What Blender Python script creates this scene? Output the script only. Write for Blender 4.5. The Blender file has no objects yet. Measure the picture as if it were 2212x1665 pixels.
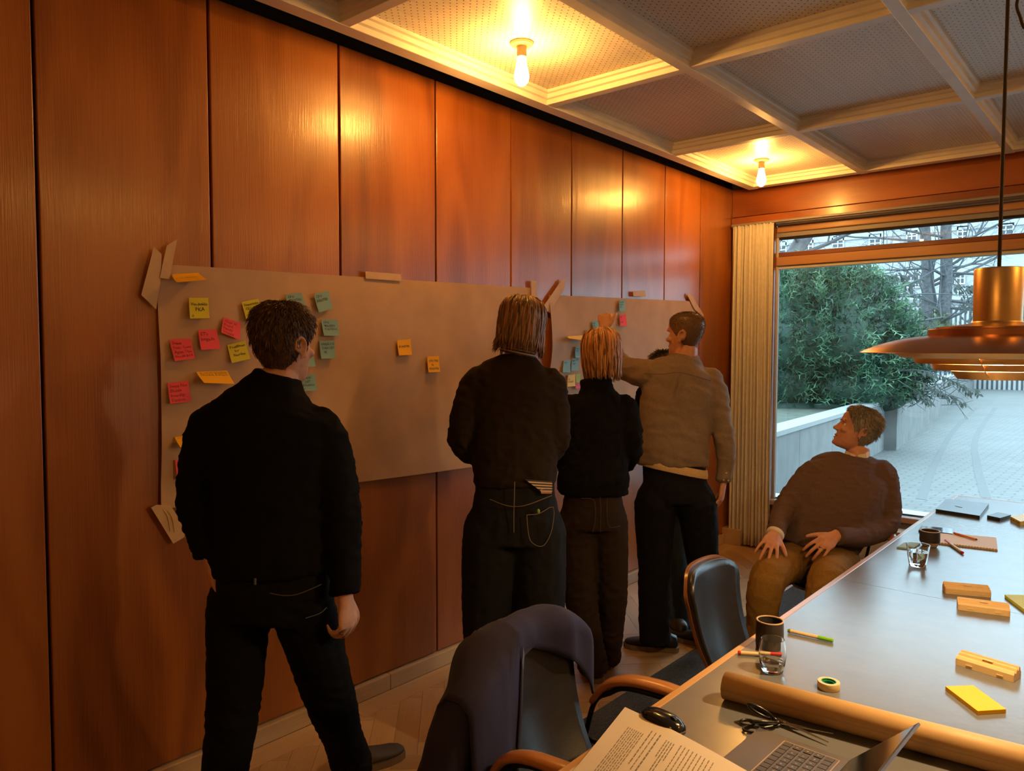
import bpy, bmesh, math, random
import numpy as np
from mathutils import Vector, Matrix
random.seed(7); RNG = np.random.default_rng(7)
SC = bpy.context.scene; COL = SC.collection
PI = math.pi
# ------------------------------------------------------------------ camera
FPX, CW, CH = 1636.7437, 2212, 1665
CAM = np.array([2.7582, 0.0, 1.62])
YAW, PITCH, ROLL = 0.7103, 0.0486, -0.0017
def _basis():
    f = np.array([-math.sin(YAW)*math.cos(PITCH), math.cos(YAW)*math.cos(PITCH), -math.sin(PITCH)])
    r = np.array([math.cos(YAW), math.sin(YAW), 0.]); d = np.cross(f, r)
    return np.array([math.cos(ROLL)*r+math.sin(ROLL)*d, -math.sin(ROLL)*r+math.cos(ROLL)*d, f])
MB3 = _basis()
cd = bpy.data.cameras.new('camera'); cam = bpy.data.objects.new('camera', cd); COL.objects.link(cam)
mm = Matrix([[MB3[0][i], -MB3[1][i], -MB3[2][i], CAM[i]] for i in range(3)] + [[0, 0, 0, 1]])
cam.matrix_world = mm
cd.sensor_fit = 'HORIZONTAL'; cd.sensor_width = 36; cd.lens = 36*FPX/CW; cd.clip_start = .05; cd.clip_end = 300
SC.camera = cam
# ------------------------------------------------------------------ world, exposure
w = bpy.data.worlds.new('overcast_sky'); SC.world = w; w.use_nodes = True
bg = w.node_tree.nodes['Background']
bg.inputs[0].default_value = (.60, .82, 1, 1); bg.inputs[1].default_value = SKY = 4.9
SC.view_settings.view_transform = 'Standard'; SC.view_settings.look = 'None'
SC.view_settings.exposure = .48; SC.view_settings.gamma = 1
try: SC.view_settings.use_curve_mapping = False
except Exception: pass
SC.cycles.use_denoising = True
SC.cycles.max_bounces = 10; SC.cycles.transparent_max_bounces = 16
SC.cycles.caustics_reflective = False; SC.cycles.caustics_refractive = False
SC.cycles.sample_clamp_indirect = 6
BULB_E, PEND_E = 290, 48.0
# measured points: pixel of the photograph -> place in the room
def ray(x, y): return MB3.T @ np.array([(x-CW/2)/FPX, (y-CH/2)/FPX, 1.])
def at(x, y, D): return Vector(CAM + ray(x, y)*D)
def onX(x, y, X=0.): d = ray(x, y); return Vector(CAM + d*(X-CAM[0])/d[0])
def onY(x, y, Y): d = ray(x, y); return Vector(CAM + d*(Y-CAM[1])/d[1])
def onZ(x, y, Z=0.): d = ray(x, y); return Vector(CAM + d*(Z-CAM[2])/d[2])
V = lambda *a: Vector(a)
# ------------------------------------------------------------------ materials
MATS = {}
def nodes(name):
    m = bpy.data.materials.new(name); m.use_nodes = True
    nt = m.node_tree; return m, nt, nt.nodes['Principled BSDF']
def N(nt, t, **kw):
    n = nt.nodes.new(t)
    for k, v in kw.items():
        if k.startswith('_'): setattr(n, k[1:], v)
        else: n.inputs[k.replace('__', ' ')].default_value = v
    return n
def L(nt, a, b): nt.links.new(a, b)
def ramp(nt, fac, stops):
    r = nt.nodes.new('ShaderNodeValToRGB'); e = r.color_ramp.elements
    while len(e) < len(stops): e.new(.5)
    for k, (p, c) in enumerate(stops): e[k].position = p; e[k].color = (*c, 1)
    L(nt, fac, r.inputs[0]); return r.outputs[0]
def coords(nt, scale=(1, 1, 1), rnd=False, kind='Object'):
    tc = nt.nodes.new('ShaderNodeTexCoord'); mp = nt.nodes.new('ShaderNodeMapping')
    mp.inputs['Scale'].default_value = scale
    L(nt, tc.outputs[kind], mp.inputs[0])
    if rnd:
        oi = nt.nodes.new('ShaderNodeObjectInfo'); v = nt.nodes.new('ShaderNodeVectorMath'); v.operation = 'SCALE'
        v.inputs[0].default_value = (31, 17, 53); L(nt, oi.outputs['Random'], v.inputs['Scale'])
        L(nt, v.outputs[0], mp.inputs['Location'])
    return mp.outputs[0]
def mat(name, c, rough=.5, metal=0., spec=.5, noise=0., nscale=60., bump=0., bscale=300., **kw):
    """plain principled surface with a little tone noise and fine bump"""
    if name in MATS: return MATS[name]
    m, nt, b = nodes(name)
    b.inputs['Roughness'].default_value = rough; b.inputs['Metallic'].default_value = metal
    b.inputs['Specular IOR Level'].default_value = spec
    v = coords(nt)
    if noise:
        n = N(nt, 'ShaderNodeTexNoise', Scale=nscale, Detail=4.); L(nt, v, n.inputs['Vector'])
        L(nt, ramp(nt, n.outputs[0], [(.3, tuple(x*(1-noise) for x in c)), (.7, tuple(min(1, x*(1+noise)) for x in c))]), b.inputs['Base Color'])
    else: b.inputs['Base Color'].default_value = (*c, 1)
    if bump:
        n = N(nt, 'ShaderNodeTexNoise', Scale=bscale, Detail=3.); L(nt, v, n.inputs['Vector'])
        bp = N(nt, 'ShaderNodeBump', Strength=bump, Distance=.004); L(nt, n.outputs[0], bp.inputs['Height']); L(nt, bp.outputs[0], b.inputs['Normal'])
    for k, x in kw.items(): b.inputs[k.replace('__', ' ')].default_value = x
    MATS[name] = m; return m
def wood(name, dark, mid, light, axis=2, rough=.3, coat=.0, fig=1., bump=.12, rnd=True, spec=.5, sc=1.):
    """veneer: stretched noise rings (cathedral figure) + pores"""
    if name in MATS: return MATS[name]
    m, nt, b = nodes(name)
    s = [2.6*sc, 2.6*sc, 2.6*sc]; s[axis] = .55*sc
    v = coords(nt, s, rnd)
    n1 = N(nt, 'ShaderNodeTexNoise', Scale=1.1, Detail=1.5, Distortion=.35); L(nt, v, n1.inputs['Vector'])
    mul = N(nt, 'ShaderNodeMath', _operation='MULTIPLY'); mul.inputs[1].default_value = 26*fig; L(nt, n1.outputs[0], mul.inputs[0])
    sn = N(nt, 'ShaderNodeMath', _operation='SINE'); L(nt, mul.outputs[0], sn.inputs[0])
    s2 = [240*sc]*3; s2[axis] = 5*sc
    v2 = coords(nt, s2, rnd); n2 = N(nt, 'ShaderNodeTexNoise', Scale=1., Detail=3.); L(nt, v2, n2.inputs['Vector'])
    s3 = [1.6]*3; s3[axis] = .5; v3 = coords(nt, s3, rnd)
    n3 = N(nt, 'ShaderNodeTexNoise', Scale=1., Detail=2.); L(nt, v3, n3.inputs['Vector'])
    a = N(nt, 'ShaderNodeMath', _operation='MULTIPLY_ADD'); a.inputs[1].default_value = .10*fig; L(nt, sn.outputs[0], a.inputs[0]); L(nt, n3.outputs[0], a.inputs[2])
    a2 = N(nt, 'ShaderNodeMath', _operation='MULTIPLY_ADD'); a2.inputs[1].default_value = .30; L(nt, n2.outputs[0], a2.inputs[0]); L(nt, a.outputs[0], a2.inputs[2])
    L(nt, ramp(nt, a2.outputs[0], [(.38, dark), (.62, mid), (.86, light)]), b.inputs['Base Color'])
    b.inputs['Roughness'].default_value = rough; b.inputs['Coat Weight'].default_value = coat; b.inputs['Coat Roughness'].default_value = .18
    b.inputs['Specular IOR Level'].default_value = spec
    hs = N(nt, 'ShaderNodeMath', _operation='MULTIPLY_ADD'); hs.inputs[1].default_value = .35; L(nt, sn.outputs[0], hs.inputs[0]); L(nt, n2.outputs[0], hs.inputs[2])
    bp = N(nt, 'ShaderNodeBump', Strength=bump, Distance=.003); L(nt, hs.outputs[0], bp.inputs['Height']); L(nt, bp.outputs[0], b.inputs['Normal'])
    L(nt, bp.outputs[0], b.inputs['Coat Normal'])
    MATS[name] = m; return m
def emit(name, c, s):
    if name in MATS: return MATS[name]
    m, nt, b = nodes(name); b.inputs['Base Color'].default_value = (*c, 1)
    b.inputs['Emission Color'].default_value = (*c, 1); b.inputs['Emission Strength'].default_value = s
    MATS[name] = m; return m
def glass_mat(name, tint=(1, 1, 1), ior=1.45, rough=0.):
    if name in MATS: return MATS[name]
    m, nt, b = nodes(name); b.inputs['Base Color'].default_value = (*tint, 1); b.inputs['Transmission Weight'].default_value = 1
    b.inputs['Roughness'].default_value = rough; b.inputs['IOR'].default_value = ior; MATS[name] = m; return m
def pane_mat():
    if 'pane' in MATS: return MATS['pane']
    m = bpy.data.materials.new('window_glass'); m.use_nodes = True; nt = m.node_tree; nt.nodes.clear()
    o = nt.nodes.new('ShaderNodeOutputMaterial'); t = N(nt, 'ShaderNodeBsdfTransparent'); t.inputs[0].default_value = (.93, .98, .97, 1)
    g = N(nt, 'ShaderNodeBsdfGlossy', Roughness=0.); fr = N(nt, 'ShaderNodeFresnel', IOR=1.45); mx = nt.nodes.new('ShaderNodeMixShader')
    L(nt, fr.outputs[0], mx.inputs[0]); L(nt, t.outputs[0], mx.inputs[1]); L(nt, g.outputs[0], mx.inputs[2]); L(nt, mx.outputs[0], o.inputs[0])
    MATS['pane'] = m; return m
# ------------------------------------------------------------------ objects
def tag(o, label=None, cat=None, group=None, kind=None):
    for k, v in (('label', label), ('category', cat), ('group', group), ('kind', kind)):
        if v: o[k] = v
    return o
def thing(name, label, cat, loc=(0, 0, 0), rz=0., group=None):
    o = bpy.data.objects.new(name, None); COL.objects.link(o); o.empty_display_size = .1
    o.location = loc; o.rotation_euler = (0, 0, rz); return tag(o, label, cat, group)
def root_loc(p):
    l = Vector((0, 0, 0))
    while p is not None: l += Vector(p.location); p = p.parent
    return l
class MB:
    """collects shapes into one mesh"""
    def __init__(s): s.v = []; s.f = []; s.mi = []; s.cur = 0
    def add(s, vs, fs):
        o = len(s.v); s.v += [tuple(x) for x in vs]; s.f += [tuple(i+o for i in f) for f in fs]; s.mi += [s.cur]*len(fs); return s
    def box(s, a, b, M=None):
        x0, y0, z0 = a; x1, y1, z1 = b
        vs = [V(x, y, z) for x in (x0, x1) for y in (y0, y1) for z in (z0, z1)]
        if M: vs = [M @ p for p in vs]
        return s.add(vs, [(0, 1, 3, 2), (4, 6, 7, 5), (0, 4, 5, 1), (2, 3, 7, 6), (0, 2, 6, 4), (1, 5, 7, 3)])
    def bbox(s, a, b, bev=.003, M=None, seg=2):
        bm = bmesh.new(); bmesh.ops.create_cube(bm, size=1)
        for v in bm.verts: v.co = V(*[(a[i]+b[i])/2 + v.co[i]*(b[i]-a[i]) for i in range(3)])
        bmesh.ops.bevel(bm, geom=list(bm.edges), offset=bev, segments=seg, affect='EDGES', profile=.5)
        bm.verts.index_update()
        s.add([(M @ v.co if M else v.co.copy()) for v in bm.verts], [tuple(v.index for v in f.verts) for f in bm.faces]); bm.free(); return s
    def prism(s, poly, d, close=True):
        n = len(poly); poly = [V(*p) for p in poly]; d = V(*d)
        s.add(poly + [p+d for p in poly], [tuple(range(n))[::-1], tuple(range(n, 2*n))] + [(i, (i+1) % n, n+(i+1) % n, n+i) for i in range(n)]); return s
    def loft(s, rings, cap=True, closed=True):
        n = len(rings[0]); vs = [p for r in rings for p in r]; fs = []
        for k in range(len(rings)-1):
            for i in range(n if closed else n-1):
                j = (i+1) % n; fs.append((k*n+i, k*n+j, (k+1)*n+j, (k+1)*n+i))
        if cap:
            fs.append(tuple(range(n))[::-1]); fs.append(tuple(range((len(rings)-1)*n, len(rings)*n)))
        return s.add(vs, fs)
    def lathe(s, prof, c=(0, 0, 0), n=32, cap=False):
        c = V(*c); return s.loft([[c + V(r*math.cos(2*PI*i/n), r*math.sin(2*PI*i/n), z) for i in range(n)] for r, z in prof], cap)
    def tube(s, pts, r, n=8, sub=1, flat=1., up=None, cap=True):
        pts = [Vector(p) for p in pts]; r = list(r) if hasattr(r, '__len__') else [r]*len(pts)
        if sub > 1: pts, r = crom(pts, r, sub)
        rings = []; u = None
        for k, p in enumerate(pts):
            t = (pts[min(k+1, len(pts)-1)] - pts[max(k-1, 0)]).normalized()
            if u is None:
                u = Vector(up) if up is not None else (V(0, 0, 1) if abs(t.z) < .9 else V(1, 0, 0))
            u = (u - t*u.dot(t)).normalized(); w = t.cross(u)
            rings.append([p + (w*math.cos(2*PI*i/n) + u*flat*math.sin(2*PI*i/n))*r[k] for i in range(n)])
        return s.loft(rings, cap)
    def ball(s, c, r, n=12, m=8, M=None):
        r = (r, r, r) if not hasattr(r, '__len__') else r; c = Vector(c); vs = []
        rings = []
        for j in range(1, m):
            th = PI*j/m; rr = []
            for i in range(n):
                p = V(r[0]*math.sin(th)*math.cos(2*PI*i/n), r[1]*math.sin(th)*math.sin(2*PI*i/n), -r[2]*math.cos(th))
                rr.append(c + (M @ p if M else p))
            rings.append(rr)
        o = len(s.v); s.loft(rings, False)
        for zz, ring, flip in ((-r[2], 0, 1), (r[2], m-2, 0)):
            p = V(0, 0, zz); k = len(s.v); s.v.append(tuple(c + (M @ p if M else p)))
            for i in range(n):
                a, b = o+ring*n+i, o+ring*n+(i+1) % n
                s.f.append((b, a, k) if flip else (a, b, k)); s.mi.append(s.cur)
        return s
    def build(s, name, m, parent=None, world=False, smooth=False, angle=None, weld=False):
        me = bpy.data.meshes.new(name)
        off = root_loc(parent) if (world and parent) else V(0, 0, 0)
        me.from_pydata([(p[0]-off.x, p[1]-off.y, p[2]-off.z) for p in s.v], [], s.f)
        ms = m if isinstance(m, (list, tuple)) else [m]
        for x in ms: me.materials.append(x)
        if len(ms) > 1: me.polygons.foreach_set('material_index', s.mi)
        me.validate(); me.update()
        if weld:
            bm = bmesh.new(); bm.from_mesh(me); bmesh.ops.remove_doubles(bm, verts=bm.verts, dist=1e-5); bmesh.ops.recalc_face_normals(bm, faces=bm.faces); bm.to_mesh(me); bm.free()
        if smooth or angle:
            me.polygons.foreach_set('use_smooth', [True]*len(me.polygons))
            if angle: me.set_sharp_from_angle(angle=math.radians(angle))
        o = bpy.data.objects.new(name, me); COL.objects.link(o)
        if parent: o.parent = parent
        return o
def crom(pts, r, sub):
    P = [pts[0]*2-pts[1]] + pts + [pts[-1]*2-pts[-2]]; Rr = [r[0]] + list(r) + [r[-1]]
    op, orr = [], []
    for k in range(1, len(P)-2):
        for j in range(sub):
            t = j/sub; a, b, c, d = P[k-1], P[k], P[k+1], P[k+2]
            op.append(.5*((2*b) + (c-a)*t + (2*a-5*b+4*c-d)*t*t + (3*b-a-3*c+d)*t**3))
            orr.append(Rr[k]*(1-t) + Rr[k+1]*t)
    op.append(pts[-1]); orr.append(r[-1]); return op, orr
def copy_tree(o, parent=None):
    c = o.copy(); COL.objects.link(c)
    if parent: c.parent = parent
    for ch in list(o.children): copy_tree(ch, c)
    return c
def struct(o): o['kind'] = 'structure'; return o
_TXT = {}
def text_geo(body, shear=.0, width=None):
    """flat lettering as vertices and faces, 1 unit tall, from the built-in font"""
    if body in _TXT: return _TXT[body]
    cu = bpy.data.curves.new('lettering', 'FONT'); cu.body = body; cu.align_x = 'LEFT'; cu.resolution_u = 1; cu.shear = shear; cu.offset = .012
    o = bpy.data.objects.new('lettering', cu); COL.objects.link(o)
    me = bpy.data.meshes.new_from_object(o.evaluated_get(bpy.context.evaluated_depsgraph_get()))
    vs = [(v.co.x, v.co.y) for v in me.vertices]; fs = [tuple(p.vertices) for p in me.polygons]
    bpy.data.objects.remove(o); bpy.data.curves.remove(cu); bpy.data.meshes.remove(me)
    _TXT[body] = (vs, fs); return vs, fs
# ------------------------------------------------------------------ the room
WALLW = wood('panel_veneer', (.17, .044, .007), (.30, .090, .013), (.40, .135, .024), 2, .36, .40, 1.0, .22)
LINT = wood('lintel_veneer', (.18, .045, .012), (.30, .085, .02), (.40, .12, .03), 0, .34, .35, 1., .10)
OAK = wood('oak_floor', (.36, .22, .10), (.52, .34, .17), (.62, .44, .25), 0, .36, .1, .8, .06)
PALE = wood('pale_oak', (.42, .29, .16), (.55, .40, .24), (.62, .47, .3), 1, .35, .1, .6, .05)
DARK = mat('dark_gap', (.012, .008, .006), .8)
CEILW = mat('ceiling_white', (.76, .73, .68), .42, noise=.05, nscale=9, bump=.05)
def perf():
    m, nt, b = nodes('perforated_board'); v = coords(nt)
    sx = N(nt, 'ShaderNodeSeparateXYZ'); L(nt, v, sx.inputs[0])
    def M(op, a, bb=None, c=None):
        n = N(nt, 'ShaderNodeMath', _operation=op)
        for k, q in enumerate((a, bb, c)):
            if q is None: continue
            if isinstance(q, (int, float)): n.inputs[k].default_value = q
            else: L(nt, q, n.inputs[k])
        return n.outputs[0]
    p = .036
    def cell(ox):
        dx = M('SUBTRACT', M('FRACT', M('ADD', M('MULTIPLY', sx.outputs[0], 1/p), ox+100)), .5)
        dy = M('SUBTRACT', M('FRACT', M('ADD', M('MULTIPLY', sx.outputs[1], 1/p), ox+100)), .5)
        return M('SQRT', M('ADD', M('MULTIPLY', dx, dx), M('MULTIPLY', dy, dy)))
    d = M('MINIMUM', cell(0), cell(.5))
    hole = M('LESS_THAN', d, .088)
    s2 = coords(nt, (90, 2.2, 1)); n = N(nt, 'ShaderNodeTexNoise', Scale=1., Detail=3.); L(nt, s2, n.inputs['Vector'])
    c = ramp(nt, n.outputs[0], [(.35, (.66, .62, .56)), (.7, (.76, .72, .66))])
    mx = N(nt, 'ShaderNodeMix', _data_type='RGBA'); L(nt, hole, mx.inputs[0]); L(nt, c, mx.inputs[6]); mx.inputs[7].default_value = (.03, .02, .012, 1)
    L(nt, mx.outputs[2], b.inputs['Base Color']); b.inputs['Roughness'].default_value = .42
    bp = N(nt, 'ShaderNodeBump', Strength=.6, Distance=.004); bp.invert = True; L(nt, hole, bp.inputs['Height']); L(nt, bp.outputs[0], b.inputs['Normal'])
    return m
PERF = perf()
ZT = 2.936
# left wall: one child per veneer panel, a dark recess behind the joints
wl = struct(MB().box((-.12, -2.7, 0), (-.03, 6.3, 3.1)).build('wall_left', DARK))
seams = [-2.56, -1.985, -1.415, -.845, -.27, .30, .8705, 1.4562, 2.0496, 2.6262, 3.1964, 3.7606, 4.3292, 4.8925, 5.4466, 6.02]
for a, b in zip(seams[:-1], seams[1:]):
    MB().bbox((-.03, a+.0055, .082), (0, b-.0055, ZT), .003).build('panel', WALLW, wl)
for a, b in ((-2.6, -.2), (-.2, 2.3), (2.3, 4.4), (4.4, 5.9)):
    o = MB().bbox((-.03, a+.001, 0), (.022, b-.001, .075), .004).build('baseboard_left', PALE); struct(o)
# window wall
ww = struct(MB().box((-.1, 6.065, 0), (.24, 6.3, 3.1)).box((.37, 6.06, 2.66), (5.3, 6.3, 3.1)).box((.37, 6.06, 0), (5.3, 6.3, .40)).box((.24, 6.06, 2.66), (.38, 6.3, 3.1)).box((.24, 6.06, 0), (.38, 6.3, .40)).box((4.9, 6.06, .4), (5.3, 6.3, 2.66)).build('wall_window', mat('plaster', (.5, .47, .42), .8)))
MB().bbox((0.004, 6.0, 2.705), (5.2, 6.06, 2.93), .003).build('lintel_board', LINT, ww)
MB().bbox((0.004, 5.99, 2.640), (5.2, 6.06, 2.700), .003).build('lintel_board', LINT, ww)
MB().bbox((0.0, 6.01, .0), (.36, 6.06, 2.63), .003).build('corner_board', LINT, ww)
t1 = struct(MB().bbox((0.0, 5.9, 0), (.16, 6.01, .13), .004).build('baseboard_back', PALE))
wi = struct(MB().bbox((.36, 6.03, 2.605), (4.9, 6.10, 2.638), .003).build('window_1', mat('grey_frame', (.24, .24, .29), .45)))
FR = wood('frame_wood', (.25, .11, .05), (.42, .22, .11), (.5, .28, .15), 0, .4, .1, .6, .04)
RED = wood('frame_red', (.10, .03, .02), (.17, .05, .03), (.22, .07, .04), 0, .4, .1, .6, .04)
GREY = MATS['grey_frame']
MB().bbox((.36, 6.05, 2.552), (4.9, 6.11, 2.603), .008).build('frame_rail', FR, wi)
MB().bbox((.36, 6.06, 2.515), (4.9, 6.12, 2.55), .004).build('frame_rail', GREY, wi)
MB().bbox((.36, 6.07, 2.50), (4.9, 6.12, 2.514), .002).build('frame_rail', DARK, wi)
MB().bbox((.36, 6.07, 2.36), (4.9, 6.14, 2.396), .004).build('transom', RED, wi)
MB().bbox((.36, 6.05, 2.288), (4.9, 6.14, 2.358), .006).build('transom', FR, wi)
MB().bbox((.36, 6.07, 2.262), (4.9, 6.14, 2.286), .003).build('transom', mat('pale_frame', (.55, .56, .55), .5), wi)
MB().bbox((.24, 6.065, .38), (.374, 6.10, 2.60), .004).build('frame_stile', MATS['pale_frame'], wi)
MB().bbox((4.85, 6.03, .38), (4.9, 6.14, 2.60), .004).build('frame_stile', MATS['pale_frame'], wi)
MB().bbox((.36, 5.98, .36), (4.9, 6.14, .40), .004).build('window_sill', FR, wi)
MB().bbox((1.148, 6.095, 2.396), (1.152, 6.103, 2.50), .001).build('glass_joint', DARK, wi)
PANE = pane_mat()
for a in ((.37, 2.39, 1.147, 2.51), (1.153, 2.39, 4.86, 2.51), (.37, .40, 4.86, 2.27)):
    MB().box((a[0], 6.096, a[1]), (a[2], 6.100, a[3])).build('pane', PANE, wi)
# convector grille under the window
cv = thing('convector', 'low white slatted convector under the window behind the seated man', 'radiator', (1.6, 5.8, 0))
MB().bbox((-.9, -.06, 0), (2.6, .10, .30), .004).build('casing', mat('convector_white', (.62, .66, .68), .5), cv)
MB().bbox((-.9, -.08, .325), (2.6, -.06, .345), .004).build('front_rail', FR, cv)
for k in range(6):
    MB().bbox((-.9, -.05+.026*k, .318), (2.6, -.038+.026*k, .335), .002).build('slat', MATS['convector_white'], cv)
for x_ in (-.9, .85, 2.58): MB().box((x_, -.06, .30), (x_+.02, .10, .318)).build('slat_support', MATS['convector_white'], cv)
# unseen walls, so that light and reflections are those of a closed room
wr_ = struct(MB().box((5.3, -2.7, 0), (5.4, 6.3, 3.1)).build('wall_right', mat('plaster_warm', (.70, .66, .58), .8)))
wb_ = struct(MB().box((-.1, -2.8, 0), (5.4, -2.7, 3.1)).build('wall_back', mat('plaster_cream', (.60, .48, .34), .8)))
# ceiling: coffers with perforated boards
ce = struct(MB().box((-.1, -2.75, 3.0), (5.4, 6.3, 3.1)).build('ceiling', DARK))
MB().box((.001, -2.6, 2.985), (.235, 6.0, 2.999)).box((.235, 5.78, 2.985), (5.2, 6.0, 2.999)).build('shadow_gap', DARK, ce)
XB = [.272, 1.090, 1.970, 2.850, 3.730, 4.610, 5.25]; YB = [-2.6, -2.05, -.75, .55, 1.85, 3.145, 4.45, 5.745]
def beam_prof(axis, c, a, b, wl_=.026, wr2=.026, z0=2.870):
    # stepped moulding on both flanks of a flat rail
    hw = wl_; st = [(-hw-.030, 2.936), (-hw-.030, 2.922), (-hw-.018, 2.918), (-hw-.014, 2.899), (-hw, 2.895), (-hw, z0+.002), (-hw+.002, z0)]
    st = st + [(-x, z) for x, z in st[::-1]]
    st += [(hw+.03, 2.99), (-hw-.03, 2.99)]
    if axis == 'y': poly = [(c+x, a, z) for x, z in st]; return MB().prism(poly, (0, b-a, 0))
    poly = [(a, c+x, z) for x, z in st]; return MB().prism(poly, (b-a, 0, 0))
for k, x in enumerate(XB): beam_prof('y', x, -2.6, 5.79, .026 if k else .037).build('beam', CEILW, ce)
for k, y in enumerate(YB): beam_prof('x', y, .235, 5.27, .026 if k < 7 else .037, z0=2.8712).build('beam', CEILW, ce)
for xa, xb in zip(XB[:-1], XB[1:]):
    for ya, yb in zip(YB[:-1], YB[1:]):
        MB().box((xa+.03, ya+.03, 2.936), (xb-.03, yb-.03, 2.95)).build('panel', PERF, ce)
MB().box((.234, -2.6, 2.872), (.237, 5.78, 2.99)).box((.237, 5.778, 2.872), (5.27, 5.781, 2.99)).build('edge_board', mat('edge_grey', (.30, .27, .22), .6), ce)
# floor: 45 degree herringbone, each plank an object; a dark bed below shows in the joints
fl = struct(MB().box((-.1, -2.7, -.12), (5.4, 6.3, -.008)).build('floor', mat('floor_bed', (.10, .06, .03), .8)))
def clip(poly, x0, x1, y0, y1):
    for ax, val, sg in ((0, x0, 1), (0, x1, -1), (1, y0, 1), (1, y1, -1)):
        out = []
        for i in range(len(poly)):
            a, b = poly[i], poly[(i+1) % len(poly)]; da, db = sg*(a[ax]-val), sg*(b[ax]-val)
            if da >= 0: out.append(a)
            if (da >= 0) != (db >= 0):
                t = da/(da-db); out.append((a[0]+(b[0]-a[0])*t, a[1]+(b[1]-a[1])*t))
        poly = out
        if len(poly) < 3: return []
    return poly
def plank_mesh(poly, ang, parent):
    """plank laid along its own local X so that the grain follows it"""
    cx = sum(p[0] for p in poly)/len(poly); cy = sum(p[1] for p in poly)/len(poly)
    c, s = math.cos(-ang), math.sin(-ang)
    loc = [((x-cx)*c-(y-cy)*s, (x-cx)*s+(y-cy)*c, -.012) for x, y in poly]
    cc = 0
    area = sum(loc[i][0]*loc[(i+1) % len(loc)][1]-loc[(i+1) % len(loc)][0]*loc[i][1] for i in range(len(loc)))
    if area < 0: loc = loc[::-1]
    o = MB().prism(loc, (0, 0, .012)).build('plank', OAK, parent); o.location = (cx, cy, random.uniform(-.0004, .0004)); o.rotation_euler = (0, 0, ang); return o
PW, PL_ = .10, .50; g = .0007
r2 = math.sqrt(.5)
npl = 0
for i in range(-40, 120):
    for j in range(-20, 60):
        # herringbone in a frame turned by 45 degrees
        u0 = i*PW + j*(PL_) ; v0 = -i*PW + 0*j
        for k in (0, 1):
            uu = (i*PW + j*2*PL_, i*PW) if k == 0 else (i*PW + j*2*PL_ + PL_, i*PW - 0*PW)
            if k == 0: q = [(uu[0], uu[1]), (uu[0]+PL_, uu[1]), (uu[0]+PL_, uu[1]+PW), (uu[0], uu[1]+PW)]
            else: q = [(uu[0], uu[1]-PL_+PW), (uu[0]+PW, uu[1]-PL_+PW), (uu[0]+PW, uu[1]+PW), (uu[0], uu[1]+PW)]
            q = [(max(min(a, max(p[0] for p in q)-g), min(p[0] for p in q)+g), max(min(b, max(p[1] for p in q)-g), min(p[1] for p in q)+g)) for a, b in q]
            w_ = [(.55 + (a-b)*r2, 1.0 + (a+b)*r2 - 4*0) for a, b in q]
            if max(p[0] for p in w_) < .147 or min(p[0] for p in w_) > 1.0 or max(p[1] for p in w_) < 1.15 or min(p[1] for p in w_) > 5.9: continue
            w_ = clip(w_, .147, 1.0, 1.15, 5.9)
            if len(w_) >= 3:
                plank_mesh(w_, (PI/4 if k == 0 else 3*PI/4), fl); npl += 1
print('planks', npl)
for a, b in zip([1.15, 2.05, 3.4, 4.7], [2.05, 3.4, 4.7, 5.9]):
    plank_mesh([(.023, a+g), (.1465, a+g), (.1465, b-g), (.023, b-g)], PI/2, fl)
MB().box((-.02, -2.7, -.012), (5.3, 1.1495, -.001)).box((-.02, 5.9005, -.012), (5.3, 6.06, -.001)).box((1.0005, 1.15, -.012), (5.3, 5.9, -.004)).build('floor_outer', OAK, fl)
# grey rug
rg = MB(); rg.bbox((.885, -1.6, -.0), (4.3, 5.72, .004), .0015)
tag(rg.build('rug', mat('rug_grey', (.085, .095, .10), .95, noise=.45, nscale=160, bump=.6, bscale=420, spec=.1)), 'flat grey woven rug under the table and chairs', 'rug')
# curtain
cu = MB(); nz, nx = 26, 130; fr_, bk = [], []
def curt(u, v, off):
    x = .045 + .338*u; z = .012 + (2.622-.012)*v
    ph = u*2*PI*11.5 + .8*math.sin(u*7+1.) + .25*math.sin(v*3+u*9)
    am = .020*(.55+.45*min(1, (1-v)*9)) * (.75+.25*math.sin(u*23))
    y = 5.935 + am*math.sin(ph) + .006*math.sin(u*40+v*5) + (.012 if .25 < u < .29 else 0)
    x += .004*math.cos(ph)*(1-v) + .02*(1-v)*(u-.4)
    return V(x, y+off, z)
vs = [curt(i/nx, k/nz, o) for o in (-.002, .002) for k in range(nz+1) for i in range(nx+1)]
fs = []; W1 = nx+1; T = W1*(nz+1)
for k in range(nz):
    for i in range(nx):
        a = k*W1+i; fs.append((a, a+1, a+W1+1, a+W1)); fs.append((T+a, T+a+W1, T+a+W1+1, T+a+1))
for i in range(nx):
    fs.append((i, T+i, T+i+1, i+1)); a = nz*W1+i; fs.append((a, a+1, T+a+1, T+a))
for k in range(nz):
    a = k*W1; fs.append((a, a+W1, T+a+W1, T+a)); a += nx; fs.append((a, T+a, T+a+W1, a+W1))
ct = thing('curtain', 'gathered pale grey pleated curtain hanging at the left end of the window', 'curtain', (.2, 5.93, 0))
cu.add(vs, fs).build('drape', mat('curtain_cloth', (.68, .66, .62), .85, noise=.06, nscale=30, bump=.15, bscale=500), ct, True, smooth=True)
MB().bbox((.03, 5.93, 2.620), (2.2, 5.975, 2.637), .002).build('curtain_rail', GREY, ct, True)
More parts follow.
